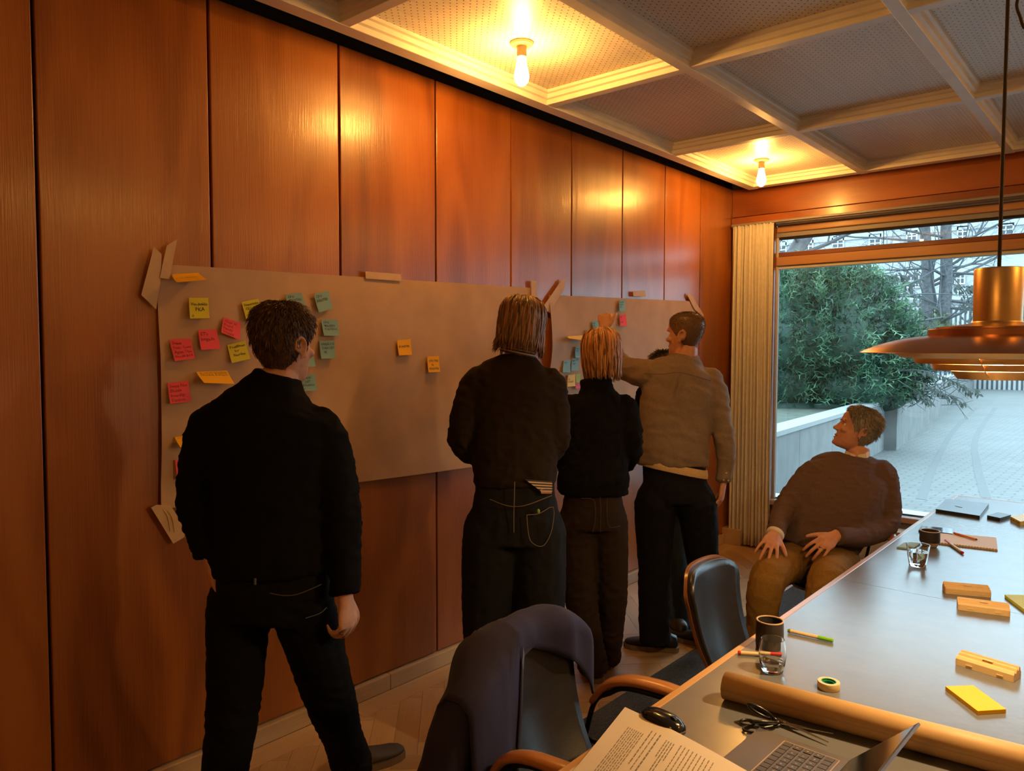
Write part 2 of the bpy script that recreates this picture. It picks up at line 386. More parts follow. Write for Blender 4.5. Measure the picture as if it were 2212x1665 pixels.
# ceiling bulbs
GLOW = emit('bulb_glow', (1., .45, .09), BULB_E)
HOLD = mat('lamp_holder', (.42, .34, .22), .45)
def bulb(x, y, label, group):
    t = thing('ceiling_lamp', label, 'lamp', (x, y, 2.936), 0, group)
    MB().lathe([(0, 0), (.050, 0), (.051, -.004), (.046, -.012), (.022, -.017), (.0, -.017)], n=32).build('ceiling_rose', HOLD, t, angle=40)
    MB().lathe([(0, -.016), (.021, -.016), (.0215, -.05), (.0215, -.062), (.019, -.064), (0, -.064)], n=24).build('socket', HOLD, t, angle=40)
    MB().lathe([(.0005, -.064), (.0185, -.065), (.020, -.078), (.024, -.10), (.030, -.128), (.0325, -.146), (.030, -.162), (.020, -.176), (.010, -.184), (.0005, -.187)], n=24).build('bulb', GLOW, t, smooth=True)
    return t
bulb(.617, 2.55, 'bare lit bulb in the nearer ceiling coffer above the panelled wall', None)
bulb(.590, 5.18, 'bare lit bulb in the far corner coffer near the curtain', None)
for x, y in ((4.17, 2.45), (4.17, 5.1), (2.41, -1.4)):  # unseen bulbs; the one behind the camera is added to brighten the pendant neck
    bulb(x, y, 'unseen bare lit bulb in a coffer outside the picture', 'ceiling bulbs outside the picture')
# ------------------------------------------------------------------ figures
RV = Vector((MB3[0][0], MB3[0][1], 0)).normalized(); FV = Vector((-RV.y, RV.x, 0)); UP = V(0, 0, 1)
def remesh(mb, vox, smooth=3, lam=.5):
    me = bpy.data.meshes.new('tmp'); me.from_pydata([tuple(p) for p in mb.v], [], mb.f); me.validate()
    bm = bmesh.new(); bm.from_mesh(me); bmesh.ops.recalc_face_normals(bm, faces=bm.faces); bm.to_mesh(me); bm.free()
    o = bpy.data.objects.new('tmp', me); COL.objects.link(o)
    md = o.modifiers.new('r', 'REMESH'); md.mode = 'VOXEL'; md.voxel_size = vox
    ev = bpy.data.meshes.new_from_object(o.evaluated_get(bpy.context.evaluated_depsgraph_get()))
    bpy.data.objects.remove(o); bpy.data.meshes.remove(me)
    n = len(ev.vertices); v = np.empty(n*3, np.float32); ev.vertices.foreach_get('co', v); v = v.reshape(-1, 3).astype(float)
    f = [tuple(p.vertices) for p in ev.polygons]
    e = np.empty(len(ev.edges)*2, np.int32); ev.edges.foreach_get('vertices', e); e = e.reshape(-1, 2); bpy.data.meshes.remove(ev)
    deg = np.bincount(e.ravel(), minlength=n)[:, None].clip(1)
    for _ in range(smooth):
        s = np.zeros_like(v)
        for k in range(3): s[:, k] = np.bincount(e[:, 0], v[e[:, 1], k], n) + np.bincount(e[:, 1], v[e[:, 0], k], n)
        v += lam*(s/deg - v)
    return v, f, e
def normals(v, f):
    q = np.array([t if len(t) == 4 else (*t, t[2]) for t in f]); n = np.cross(v[q[:, 2]]-v[q[:, 0]], v[q[:, 3]]-v[q[:, 1]])
    out = np.zeros_like(v)
    for k in range(4):
        for c in range(3): out[:, c] += np.bincount(q[:, k], n[:, c], len(v))
    return out/np.linalg.norm(out, axis=1, keepdims=True).clip(1e-9)
def wave_noise(p, freq, seed, n=5):
    """smooth pseudo noise: warped sines; freq is a vector of waves per metre"""
    r = np.random.default_rng(seed); q = p*np.asarray(freq)*2*PI; s = 0
    wrp = np.stack([np.sin(q @ r.normal(0, .35, 3) + r.uniform(0, 6)) for _ in range(3)], 1)
    for k in range(n): s = s + np.sin((q + 1.1*wrp) @ r.normal(0, .62, 3) + r.uniform(0, 6))
    return s/n
def fold(v, f, amp, dirs, spots, seed):
    """cloth folds: ridges across `dirs`, deeper near the bend points in spots (x, y, z, reach, amplitude)"""
    nn = normals(v, f); d = np.asarray(dirs)
    a = np.full(len(v), amp)
    for (c, R, k) in spots: a += k*np.exp(-((v-np.array(c))**2).sum(1)/(R*R))
    h = wave_noise(v, d, seed); h = 1-2*np.abs(h)**.8
    return v + nn*(a*(h*.7 + .5*wave_noise(v, d*2.1, seed+9)))[:, None]
def raw(name, v, f, m, parent, smooth=True, mi=None):
    off = np.array(root_loc(parent)) if parent else 0
    me = bpy.data.meshes.new(name); me.from_pydata((v-off).tolist(), [], f)
    for x in (m if isinstance(m, (list, tuple)) else [m]): me.materials.append(x)
    if mi is not None: me.polygons.foreach_set('material_index', mi)
    if smooth: me.polygons.foreach_set('use_smooth', [True]*len(me.polygons))
    me.update(); o = bpy.data.objects.new(name, me); COL.objects.link(o)
    if parent: o.parent = parent
    return o
# head: front, back, half width at heights in metres, local axes (right, face, up), origin between the ears
HEAD = [(-.122, .068, .012, .014), (-.116, .084, -.004, .028), (-.104, .092, -.022, .040), (-.085, .091, -.040, .051), (-.062, .0905, -.056, .058),
        (-.035, .090, -.072, .064), (-.010, .089, -.085, .068), (.012, .089, -.093, .071), (.035, .094, -.099, .074), (.058, .092, -.100, .0745),
        (.08, .081, -.093, .070), (.098, .060, -.076, .058), (.110, .034, -.052, .040), (.116, .008, -.024, .016)]
HZ = np.array([h[0] for h in HEAD]); HA = np.array([h[1:] for h in HEAD])
def hsurf(phi, z, s=1.0):
    f, b, w_ = [np.interp(z, HZ, HA[:, k]) for k in range(3)]
    cy, ry = (f+b)/2, (f-b)/2; c, sn = math.cos(phi), math.sin(phi)
    e = .92
    return V(w_*math.copysign(abs(sn)**e, sn)*s, (cy + ry*math.copysign(abs(c)**e, c)*s), z)
def head_mb(mb, T):
    mb.loft([[T @ hsurf(2*PI*i/28, z) for i in range(28)] for z in HZ])
    def blob(c, r): mb.ball(T @ V(*c), r, 10, 7, T.to_3x3())
    mb.loft([[T @ V(x*wd, y + dy, z) for x, dy in ((-1, -.012), (-.55, ex*.6), (0, ex), (.55, ex*.6), (1, -.012))]
             for z, y, wd, ex in ((.022, .085, .008, .008), (.006, .086, .010, .014), (-.012, .088, .0125, .020), (-.026, .088, .0170, .026), (-.035, .088, .019, .026), (-.043, .086, .016, .014))])
    blob((0, .1075, -.030), (.0125, .0115, .0115))
    for s in (-1, 1):
        blob((s*.011, .100, -.035), (.0085, .009, .007))
        blob((s*.030, .083, .021), (.024, .012, .009)); blob((s*.042, .066, -.028), (.022, .020, .016))
        # ear
        E = T @ Matrix.Translation((s*.0715, -.014, -.012)) @ Matrix.Rotation(s*-.42, 4, 'Z') @ Matrix.Rotation(.18, 4, 'X')
        pts = [E @ V(s*(.010+.005*math.sin(a)), -.003+.017*math.cos(a)*(1 if math.sin(a) > -.2 else .75), .031*math.sin(a)) for a in np.linspace(-PI*.62, PI*1.12, 15)]
        mb.tube(pts, [.0055]*15, 7); mb.ball(E @ V(s*.004, .001, -.002), (.006, .016, .024), 10, 7, E.to_3x3())
        mb.ball(E @ V(s*.007, .006, -.026), (.005, .009, .009), 8, 6, E.to_3x3())
    blob((0, .0875, -.0650), (.024, .0115, .0060)); blob((0, .0865, -.0785), (.021, .0115, .0068)); blob((0, .082, -.104), (.022, .015, .014))
def head_sculpt(v, T):
    Ti = np.array(T.inverted()); q = v @ Ti[:3, :3].T + Ti[:3, 3]; d = np.zeros_like(q)
    for s in (-1, 1):
        g = np.exp(-(((q-np.array([s*.032, .090, .002]))/np.array([.019, .03, .011]))**2).sum(1)); d[:, 1] -= .009*g
    g = np.exp(-(((q-np.array([0, .094, -.0715]))/np.array([.022, .03, .0030]))**2).sum(1)); d[:, 1] -= .007*g
    fh = np.exp(-(((q-np.array([0, .09, .055]))/np.array([.05, .03, .022]))**2).sum(1)); d[:, 1] += .0012*fh*np.sin(q[:, 2]*2*PI/.0085)
    for s in (-1, 1):
        g = np.exp(-(((q-np.array([s*.030, .088, -.048]))/np.array([.006, .02, .018]))**2).sum(1)); d[:, 1] -= .003*g
    M3 = np.array(T)[:3, :3]; return v + d @ M3.T, q
FING = []
def hand_mb(mb, wrist, dirn, back, thumb, curl=(.5, .55, .6, .65), spread=.12, sc=1., tcurl=.3, tout=.75, bend=1.):
    """palm and five fingers. dirn: along the palm; back: out of the back of the hand; thumb: side the thumb leaves from"""
    d = Vector(dirn).normalized(); n = (Vector(back) - d*d.dot(Vector(back))).normalized(); t = (Vector(thumb) - d*d.dot(Vector(thumb)) - n*n.dot(Vector(thumb))).normalized()
    wr = Vector(wrist); P = lambda a, b, c: wr + (d*a + t*b + n*c)*sc
    def ring(a, w_, h, off=0, nn=12): return [P(a, off + w_*math.cos(2*PI*i/nn), h*math.sin(2*PI*i/nn)) for i in range(nn)]
    mb.loft([ring(-.035, .026, .020), ring(-.01, .027, .019), ring(.02, .034, .0165, .002), ring(.05, .041, .0155), ring(.075, .043, .0135), ring(.092, .040, .010)])
    mb.ball(P(.035, .026, -.008), (.020*sc, .020*sc, .016*sc), 10, 7)
    lens = [(.046, .027, .022), (.050, .031, .023), (.046, .029, .022), (.036, .021, .020)]; tips = []
    for k in range(4):
        b = .031 - .0205*k; base = P(.080 + (.004, .010, .007, -.002)[k], b, .001); ang = spread*(1.5-k)*.9
        fd = d*math.cos(ang) + t*math.sin(ang); pts = [base - fd*.022*sc, base]; rr = [.0098, .0096]; a = 0
        for j, ln in enumerate(lens[k]):
            a += curl[k]*(.9, 1.15, .7)[j]*bend
            pts.append(pts[-1] + (fd*math.cos(a) - n*math.sin(a))*ln*sc); rr.append((.0088, .0080, .0066)[j])
        r = [x*sc*(1, 1.03, 1, .88)[k] for x in rr]; mb.tube(pts, r, 9, 2); mb.ball(pts[-1], r[-1]*.99, 8, 6); tips.append(pts[-1])
        FING.append((pts[1], pts[2], r[2]))
    b0 = P(.022, .028, -.006); td = (d*math.cos(tout) + t*math.sin(tout)); q = [b0, b0 + td*.042*sc]
    t2 = (td*math.cos(tcurl) + (d*.55 - n*.8).normalized()*math.sin(tcurl)).normalized(); q.append(q[-1] + t2*.031*sc)
    t3 = (td*math.cos(tcurl*2) + (d*.55 - n*.8).normalized()*math.sin(tcurl*2)).normalized(); q.append(q[-1] + t3*.026*sc)
    mb.tube(q, [x*sc for x in (.0135, .0115, .0105, .0082)], 9, 2); mb.ball(q[-1], .0082*sc, 8, 6)
    return tips, P
def ering(c, r, f, hw, hd, n=20, e=.85):
    return [c + r*hw*math.copysign(abs(math.cos(a))**e, math.cos(a)) + f*hd*math.copysign(abs(math.sin(a))**e, math.sin(a)) for a in [2*PI*i/n for i in range(n)]]
SKIN = lambda nm, c: mat('skin_'+nm, c, .48, 0, .4, noise=.10, nscale=45, bump=.12, bscale=250, Subsurface__Weight=.08, Subsurface__Radius=(.6, .2, .1), Subsurface__Scale=.01)
def torso_loft(mb, secs, r, f, k=1., add=0):
    """secs: (centre, half width, half depth[, twist])"""
    C_ = [Vector(s[0]) for s in secs]; hw = [s[1]*k+add for s in secs]; hd = [s[2]*k+add for s in secs]
    pc, pw = crom(C_, hw, 4); _, pd = crom(C_, hd, 4)
    rings = []
    for i, c in enumerate(pc):
        t = (pc[min(i+1, len(pc)-1)] - pc[max(i-1, 0)]).normalized(); rr = (r - t*r.dot(t)).normalized(); ff = t.cross(rr)
        if ff.dot(f) < 0: ff = -ff
        rings.append(ering(c, rr, ff, pw[i], pd[i]))
    mb.loft(rings)
def short_hair(parent, T, mats, line, thick=.008, n=2600, ln=.022, wd=.0022, lift=.35, seed=1, name='hair', top=.117, brow=None, bald=0.):
    r = random.Random(seed); mb = MB(); G = []
    def hz(phi):
        a = abs((phi+PI) % (2*PI)-PI); return float(np.interp(a, [x[0] for x in line], [x[1] for x in line]))
    def sp(phi, t, off):
        z0 = hz(phi); z = z0 + (top-z0)*(math.sin(t*PI/2)); p = hsurf(phi, min(z, .1155)); c = V(0, -.005, .0)
        d = (p-c).normalized(); return p + d*off*(min(1, t*5+.25))
    A, Bn = 40, 14
    for o in (thick, -.004): G.append([[T @ sp(2*PI*i/A, j/Bn, o) for i in range(A)] for j in range(Bn+1)])
    mb.cur = 1; mb.loft(G[0], False); mb.loft(G[1], False)
    mb.add(G[0][0]+G[1][0], [(i, (i+1) % A, A+(i+1) % A, A+i) for i in range(A)])
    mb.add(G[0][-1], [tuple(range(A))])
    R3 = T.to_3x3()
    for _ in range(n):
        phi = r.uniform(0, 2*PI); t = r.random()**.75
        p = sp(phi, t, thick*.7); dn = (sp(phi, max(0, t-.06), thick) - sp(phi, min(1, t+.02), thick))
        if dn.length < 1e-6: continue
        dn.normalize(); out = (p - V(0, -.005, 0)).normalized()
        if brow: dn = (dn*(1-brow[1]) + V(*brow[0])*brow[1]).normalized()
        d = (dn + out*lift*r.uniform(.4, 1.6) + V(r.uniform(-.5, .5), r.uniform(-.5, .5), r.uniform(-.3, .3))*.5).normalized()
        l = ln*r.uniform(.6, 1.25)*(.35+.65*min(1, t*4)); sd = d.cross(out).normalized()*wd; q = p + d*l*.55 + out*l*.10; e_ = p + d*l
        mb.cur = r.choice((0, 1, 1, 2)); vs = [p-sd-out*.002, p+sd-out*.002, p+out*wd, q-sd*.8, q+sd*.8, q+out*wd*.8, e_]
        mb.add([T @ x for x in vs], [(0, 1, 4, 3), (1, 2, 5, 4), (2, 0, 3, 5), (3, 4, 6), (4, 5, 6), (5, 3, 6)])
    return mb.build(name, mats, parent, True, smooth=True)
def long_hair(parent, T, mats, end, seed, n=420, puff=.016, part=.0, wave=.006, curl_in=.3, frontphi=.75, flip=()):
    """locks that run from the crown down over the skull and hang free to `end(phi)`"""
    r = random.Random(seed); mb = MB(); A, Bn = 40, 12
    def pos(phi, s, off, z1):
        zt = .1165; z = zt + (z1-zt)*(s**1.25)
        if z > .02: p = hsurf(phi, min(z, .115)); rad = 1
        else:
            p = hsurf(phi, .02); k = (.02-z)/(.02-z1+1e-6); p = V(p.x, p.y, z); p.x *= 1-.16*curl_in*k*k; p.y = -.005 + (p.y+.005)*(1-.16*curl_in*k*k)
        d = V(p.x, p.y+.005, max(0, z)*1.0).normalized(); return p + d*off*min(1, .5+s*3) + V(0, -.004, .010)*max(0, 1-s*2.2)**2
    rows = []
    for j in range(Bn+1):
        rows.append([T @ pos(frontphi+(2*PI-2*frontphi)*i/A, j/Bn, puff*.45, end(frontphi+(2*PI-2*frontphi)*i/A)+.02) for i in range(A+1)])
    inner = [[T @ pos(frontphi+(2*PI-2*frontphi)*i/A, j/Bn, -.004, end(frontphi+(2*PI-2*frontphi)*i/A)+.025) for i in range(A+1)] for j in range(Bn+1)]
    mb.cur = 1
    ring = [a + b[::-1] for a, b in zip(rows, inner)]; mb.loft(ring)
    for q in range(n):
        phi = r.uniform(frontphi, 2*PI-frontphi); s0 = r.choice((0, 0, .02, .05, .10, .2, .3)); z1 = end(phi) + r.uniform(-.018, .02)
        off = puff*r.uniform(.35, 1.1); dphi = r.uniform(-.18, .18) + part*math.sin(phi); K = 11; a0, w1 = r.uniform(0, 6), r.uniform(.6, 1.6)
        pts, rr = [], []
        for k in range(K):
            s = s0 + (1-s0)*k/(K-1); ph = phi + dphi*s + .05*math.sin(a0+s*5); p = pos(ph, s, off + wave*math.sin(a0+s*6.5*w1), z1)
            for (fphi, wd, amt) in flip:
                if abs(ph-fphi) < wd and s > .8: p += V(math.sin(ph), math.cos(ph), .4)*amt*(s-.8)*5
            pts.append(T @ p); rr.append(r.uniform(.8, 1.1)*.0050*(1 if k < K-3 else (.8, .55, .2)[k-K+3])*(.6 if k == 0 else 1))
        mb.cur = r.choice((0, 1, 1, 2, 2)); mb.tube(pts, rr, 6, 1, flat=.55)
    return mb.build('hair', mats, parent, True, smooth=True)
def head_frame(c, yaw, pitch=0., roll=0., sc=1., base=None):
    f = base or FV; r = V(f.y, -f.x, 0); M = Matrix(((r.x, f.x, 0, 0), (r.y, f.y, 0, 0), (0, 0, 1, 0), (0, 0, 0, 1)))
    return Matrix.Translation(c) @ M @ Matrix.Rotation(yaw, 4, 'Z') @ Matrix.Rotation(pitch, 4, 'X') @ Matrix.Rotation(roll, 4, 'Y') @ Matrix.Scale(sc, 4)
EYEW = mat('eye_white', (.75, .70, .66), .2); EYED = mat('eye_iris', (.06, .045, .03), .1)
def eyes(parent, T, browm=None):
    for s in (-1, 1):
        mb = MB(); mb.ball(T @ V(s*.0315, .0665, .000), .0120, 14, 10, T.to_3x3()); mb.cur = 1
        mb.ball(T @ V(s*.0315, .0740, .000), (.0052, .0055, .0055), 10, 7, T.to_3x3()); mb.build('eye', [EYEW, EYED], parent, True, smooth=True)
        if browm:
            b = MB()
            for k in range(26):
                a = k/25; p = V(s*(.014+.038*a), .0955-.020*a*a, .019+.006*math.sin(a*2.6)); d = V(s*.010, -.002, .003*math.sin(k*7.)+.001)
                b.tube([T @ p, T @ (p+d)], [.0016, .0004], 4)
            b.build('eyebrow', browm, parent, True)
def shoe(parent, ankle, toe, m, sole, ln=.285, name='shoe', tilt=0.):
    """ankle: point on the floor under the ankle; toe: horizontal direction"""
    a = Vector(ankle); t = Vector(toe); t.z = 0; t.normalize(); s = V(t.y, -t.x, 0); mb = MB()
    def ring(x, hw, h0, h1, n=14):
        o = []
        for i in range(n):
            an = 2*PI*i/n; c_, s_ = math.cos(an), math.sin(an)
            o.append(a + t*x + s*hw*math.copysign(abs(c_)**.8, c_) + UP*((h0+h1)/2 + (h1-h0)/2*math.copysign(abs(s_)**.8, s_)))
        return o
    k = ln/.285
    mb.loft([ring(-.078*k, .012, .030, .060), ring(-.070*k, .030, .022, .085), ring(-.03*k, .036, .020, .098), ring(.02*k, .037, .020, .095), ring(.07*k, .041, .020, .074), ring(.12*k, .047, .020, .058), ring(.165*k, .043, .02, .050), ring(.195*k, .028, .022, .043), ring(.205*k, .010, .026, .036)])
    o = mb.build(name, m, parent, True, smooth=True); sb = MB()
    out = [(-.086, .0), (-.080, .022), (-.06, .034), (-.02, .038), (.03, .039), (.08, .044), (.125, .050), (.17, .046), (.2, .030), (.212, .0)]
    poly = [a + t*x*k + s*w_ for x, w_ in out] + [a + t*x*k - s*w_ for x, w_ in out[-2:0:-1]]
    sb.prism([(p.x, p.y, .0) for p in poly], (0, 0, .026)); sb.build('sole', sole, o, True); return o
def limb(mb, pts, rad, k=1., n=14, sub=5, add=0., root=None, rk=.72):
    pts, rad = list(pts), list(rad)
    if root is not None: pts, rad = [Vector(root)] + pts, [rad[0]*rk] + rad
    mb.tube(pts, [r*k+add for r in rad], n, sub)
def aroot(a, torso): # where the sleeve leaves the trunk: inside the shoulder, towards the neck
    nb = Vector(torso[-3][0]); q = a[0][0].lerp(nb, .5); q.z = a[0][0].z - .002; return q
def lroot(l, torso): pc = Vector(torso[2][0]); return l[0][0].lerp(pc, .55) + UP*.03
# ------------------------------------------------------------------ the people
SOLE = mat('shoe_sole', (.16, .10, .06), .7)
BLACKL = mat('black_shoe', (.012, .011, .011), .45, noise=.2, nscale=80)
def hairm(nm, c): return [mat('hair_%s_%d' % (nm, k), tuple(min(1, x*q) for x in c), .42, 0, .5) for k, q in enumerate((.55, 1., 1.75))]
def cloth(nm, c, rough=.9, bump=.35, bs=700, noise=.18, spec=.08): return mat('cloth_'+nm, c, rough, 0, spec, noise=noise, nscale=220, bump=bump, bscale=bs, Sheen__Weight=.0)
def person(label, base, torso, top_torso, arms, legs, head, neck, skin, topm, trm, hairf, r=None, f=None, hands=(), vox=.0055, topfold=(.0032, (8, 8, 15)), trfold=(.0026, (11, 11, 12)), shoes=(), seed=1, hem_r=(.07, .07), group=None, browm=None, trtop=None, cuff=None, kt=1., collar=None, sleeve_end=(1., 1.)):
    r = r or RV; f = f or FV
    P = thing('person', label, 'person', base)
    # one continuous body: head, neck, trunk, arms, hands and legs
    b = MB(); T = head; head_mb(b, T)
    limb(b, neck[0], neck[1]); torso_loft(b, torso, r, f, .86)
    for a in arms: limb(b, a[0], a[1], .80, root=aroot(a, torso))
    for l in legs: limb(b, l[0], l[1], .74, root=lroot(l, torso))
    for h in hands: hand_mb(b, **h)
    v, fc, e = remesh(b, vox, 2); v, q = head_sculpt(v, T)
    sk = SKIN(*skin); lips = mat('lips_'+skin[0], tuple(x*y for x, y in zip(skin[1], (.72, .50, .48))), .45)
    qs = q; il = (np.abs(qs[:, 0]) < .023) & (qs[:, 1] > .080) & (np.abs(qs[:, 2]+.0715) < .0085)
    mi = [1 if all(il[i] for i in t) else 0 for t in fc]
    raw('body', v, fc, [sk, lips], P, mi=mi); eyes(P, T, browm)
    # upper garment
    t = MB(); torso_loft(t, top_torso, r, f)
    for a, se in zip(arms, sleeve_end):
        limb(t, a[0], a[1], 1., add=.004, root=aroot(a, torso))
    v, fc, e = remesh(t, .0085, 2)
    sp = []
    for a in arms:
        sp += [(tuple(a[0][1]), .10, .008), (tuple(a[0][0]), .10, .005), (tuple(a[0][-1]), .06, .004)]
    sp.append((tuple(top_torso[0][0]), .22, .004))
    v = fold(v, fc, topfold[0], topfold[1], sp, seed); raw('sweater' if 'shirt' not in label else 'shirt', v, fc, topm, P)
    # trousers
    t = MB(); torso_loft(t, trtop or torso[:4], r, f, 1.)
    for l, hr in zip(legs, hem_r):
        limb(t, l[0][:-1] + [l[0][-1]], list(l[1][:-1]) + [hr], kt, root=lroot(l, torso))
    v, fc, e = remesh(t, .0085, 2); sp = []
    for l in legs: sp += [(tuple(l[0][1]), .12, .004), (tuple(l[0][0]), .12, .003), (tuple(l[0][-1]), .16, .006)]
    v = fold(v, fc, trfold[0], trfold[1], sp, seed+3); raw('trousers', v, fc, trm, P)
    for s in shoes: shoe(P, *s)
    hairf(P, T); return P
def A(x, y, D): return at(x, y, D)
LINE = [(0, .074), (.5, .068), (.85, .035), (1.25, .000), (1.5, -.030), (1.62, -.012), (1.9, -.045), (2.5, -.075), (PI, -.082)]
# --- man in black at the left
D1 = 2.3
s1 = [(A(580, 1330, D1), .165, .115), (A(585, 1285, D1), .172, .120), (A(588, 1230, D1), .170, .115), (A(586, 1150, D1), .160, .108), (A(583, 1060, D1), .165, .112), (A(583, 960, D1), .188, .118), (A(583, 890, D1), .178, .100), (A(590, 850, D1), .105, .075), (A(596, 815, D1), .062, .066)]
t1 = [(A(588, 1235, D1), .180, .128), (A(586, 1190, D1), .182, .126), (A(586, 1120, D1), .170, .118), (A(583, 1040, D1), .172, .120), (A(583, 960, D1), .196, .126), (A(583, 895, D1), .190, .108), (A(590, 852, D1), .115, .084), (A(598, 822, D1), .074, .076), (A(602, 808, D1), .070, .074)]
armsL = ([A(456, 920, D1), A(424, 1075, D1-.02), A(452, 1200, D1-.04)], [.063, .052, .036])
armsR = ([A(696, 930, D1), A(737, 1092, D1), A(746, 1282, D1-.05)], [.063, .054, .040])
legL1 = ([A(520, 1300, D1), A(505, 1520, D1-.02), A(483, 1700, D1-.02), A(484, 1835, D1)], [.098, .078, .066, .06])
legR1 = ([A(650, 1300, D1), A(711, 1500, D1+.14), A(740, 1590, D1+.28), A(762, 1655, D1+.44)], [.098, .080, .066, .06])
H1 = head_frame(A(612, 742, D1), -.36, -.02, 0, 1.)
bl = cloth('black_knit', (.006, .0055, .006), .95)
dj = cloth('black_denim', (.0065, .0062, .0068), .85, .3, 900)
person('person in black jumper and dark jeans nearest the camera, one hand in pocket, back turned', onZ(600, 1900, 0), s1, t1, [armsL, armsR], [legL1, legR1], H1,
       ([A(603, 800, D1), A(598, 850, D1)], [.058, .064]), ('fair', (.55, .29, .19)), bl, dj,
       lambda P, T: (short_hair(P, T, hairm('brown', (.085, .040, .016)), LINE, .011, 4200, .030, .0020, .16, 3)),
       hands=[dict(wrist=A(452, 1203, D1-.04), dirn=A(466, 1262, D1-.04)-A(452, 1203, D1-.04), back=-RV*.9-FV*.3, thumb=FV, curl=(.25, .25, .25, .25), tcurl=.1),
              dict(wrist=A(747, 1292, D1-.05), dirn=A(752, 1350, D1-.05)-A(747, 1292, D1-.05), back=RV-FV*.55, thumb=FV*.9-RV*.5, curl=(.75, .8, .85, .9), tcurl=.5, tout=.5, sc=.94)],
       vox=.0045, shoes=[(onZ(484, 1895, 0), FV - RV*.25, BLACKL, SOLE), (onZ(770, 1668, 0), RV*.9+FV*.75, mat('grey_shoe', (.06, .05, .045), .6), SOLE)], seed=4, hem_r=(.072, .072))
P1 = [o for o in COL.objects if o.get('category') == 'person'][-1]
# the ring, belt loop and pocket welt; the last two have a highlight painted as lighter grey
def ring_on(k, parent):
    a, b, r_ = FING[k]; m_ = a.lerp(b, .55); d_ = (b-a).normalized()
    MB().tube([m_ - d_*.0024, m_ + d_*.0024], r_*1.14, 16).build('ring', mat('gold_ring', (.8, .55, .25), .2, 1.), parent, True, smooth=True)
ring_on(-2, P1)
GREYST = mat('pocket_edge', (.06, .055, .05), .6)
for pts in ([(583, 1281), (612, 1286), (640, 1284), (672, 1272), (694, 1262)], [(660, 1335), (690, 1325), (706, 1312)]):
    MB().tube([A(x, y, D1 - .150*(max(0, 1-(abs((x-588)/FPX*D1)/.205)**2.2))**.5) for x, y in pts], .0016, 5, 4).build('pocket_edge', GREYST, P1, True)
for y in (1249,): MB().tube([A(551, y, D1-.146), A(551, y+14, D1-.148)], .004, 6).build('belt_loop', GREYST, P1, True)
def back_line(parent, pts, r, m, name, D): # stitched line lying on cloth
    MB().tube([A(x, y, D) for x, y in pts], r, 5, 3).build(name, m, parent, True)
# --- person with long hair, charcoal jumper and jeans
D2 = 3.0
s2 = [(A(1110, 1170, D2), .172, .125), (A(1112, 1120, D2), .178, .128), (A(1112, 1070, D2), .160, .112), (A(1112, 1000, D2), .150, .105), (A(1112, 920, D2), .165, .112), (A(1114, 850, D2), .172, .108), (A(1117, 805, D2), .150, .09), (A(1120, 780, D2), .085, .07), (A(1122, 765, D2), .060, .06)]
tt2 = [(A(1113, 1046, D2), .158, .120), (A(1112, 1018, D2), .166, .128), (A(1112, 975, D2), .168, .125), (A(1112, 915, D2), .176, .122), (A(1112, 850, D2), .186, .118), (A(1115, 808, D2), .165, .10), (A(1119, 782, D2), .10, .08), (A(1121, 768, D2), .066, .068)]
aL2 = ([A(1032, 832, D2), A(1000, 950, D2), A(1030, 985, D2+.20)], [.066, .056, .040])
aR2 = ([A(1184, 832, D2), A(1198, 948, D2), A(1168, 990, D2+.20)], [.066, .056, .040])
lL2 = ([A(1062, 1150, D2), A(1052, 1330, D2), A(1056, 1460, D2), A(1058, 1585, D2)], [.116, .098, .088, .08])
lR2 = ([A(1160, 1150, D2), A(1166, 1330, D2), A(1162, 1460, D2), A(1158, 1585, D2)], [.116, .098, .088, .08])
H2 = head_frame(A(1127, 712, D2), -.25, -.10, .06, 1.)
jean = cloth('dark_jeans', (.016, .016, .017), .85, .4, 900)
P2 = person('person with shoulder length light brown hair in charcoal sweater and loose jeans, back turned', onZ(1110, 1640, 0), s2, tt2, [aL2, aR2], [lL2, lR2], H2,
       ([A(1124, 750, D2), A(1120, 790, D2)], [.056, .062]), ('pale', (.52, .28, .19)), cloth('charcoal_knit', (.026, .017, .011), .95), jean,
       lambda P, T: long_hair(P, T, hairm('lightbrown', (.20, .098, .036)), lambda ph: -.088 - .010*math.cos(ph) , 5, 430, .017, .05, .006, -.2, .7, flip=((PI+1.25, .45, .016),)),
       hands=[dict(wrist=A(1032, 988, D2+.20), dirn=RV+FV*.6, back=-UP*.3-RV*.2+FV*-.3+UP, thumb=FV, curl=(.6,)*4), dict(wrist=A(1166, 990, D2+.20), dirn=-RV+FV*.6, back=UP, thumb=FV, curl=(.6,)*4)],
       shoes=[(onZ(1062, 1640, 0), FV - RV*.2, BLACKL, SOLE), (onZ(1158, 1640, 0), FV + RV*.2, BLACKL, SOLE)], seed=11, hem_r=(.095, .095), kt=1.)
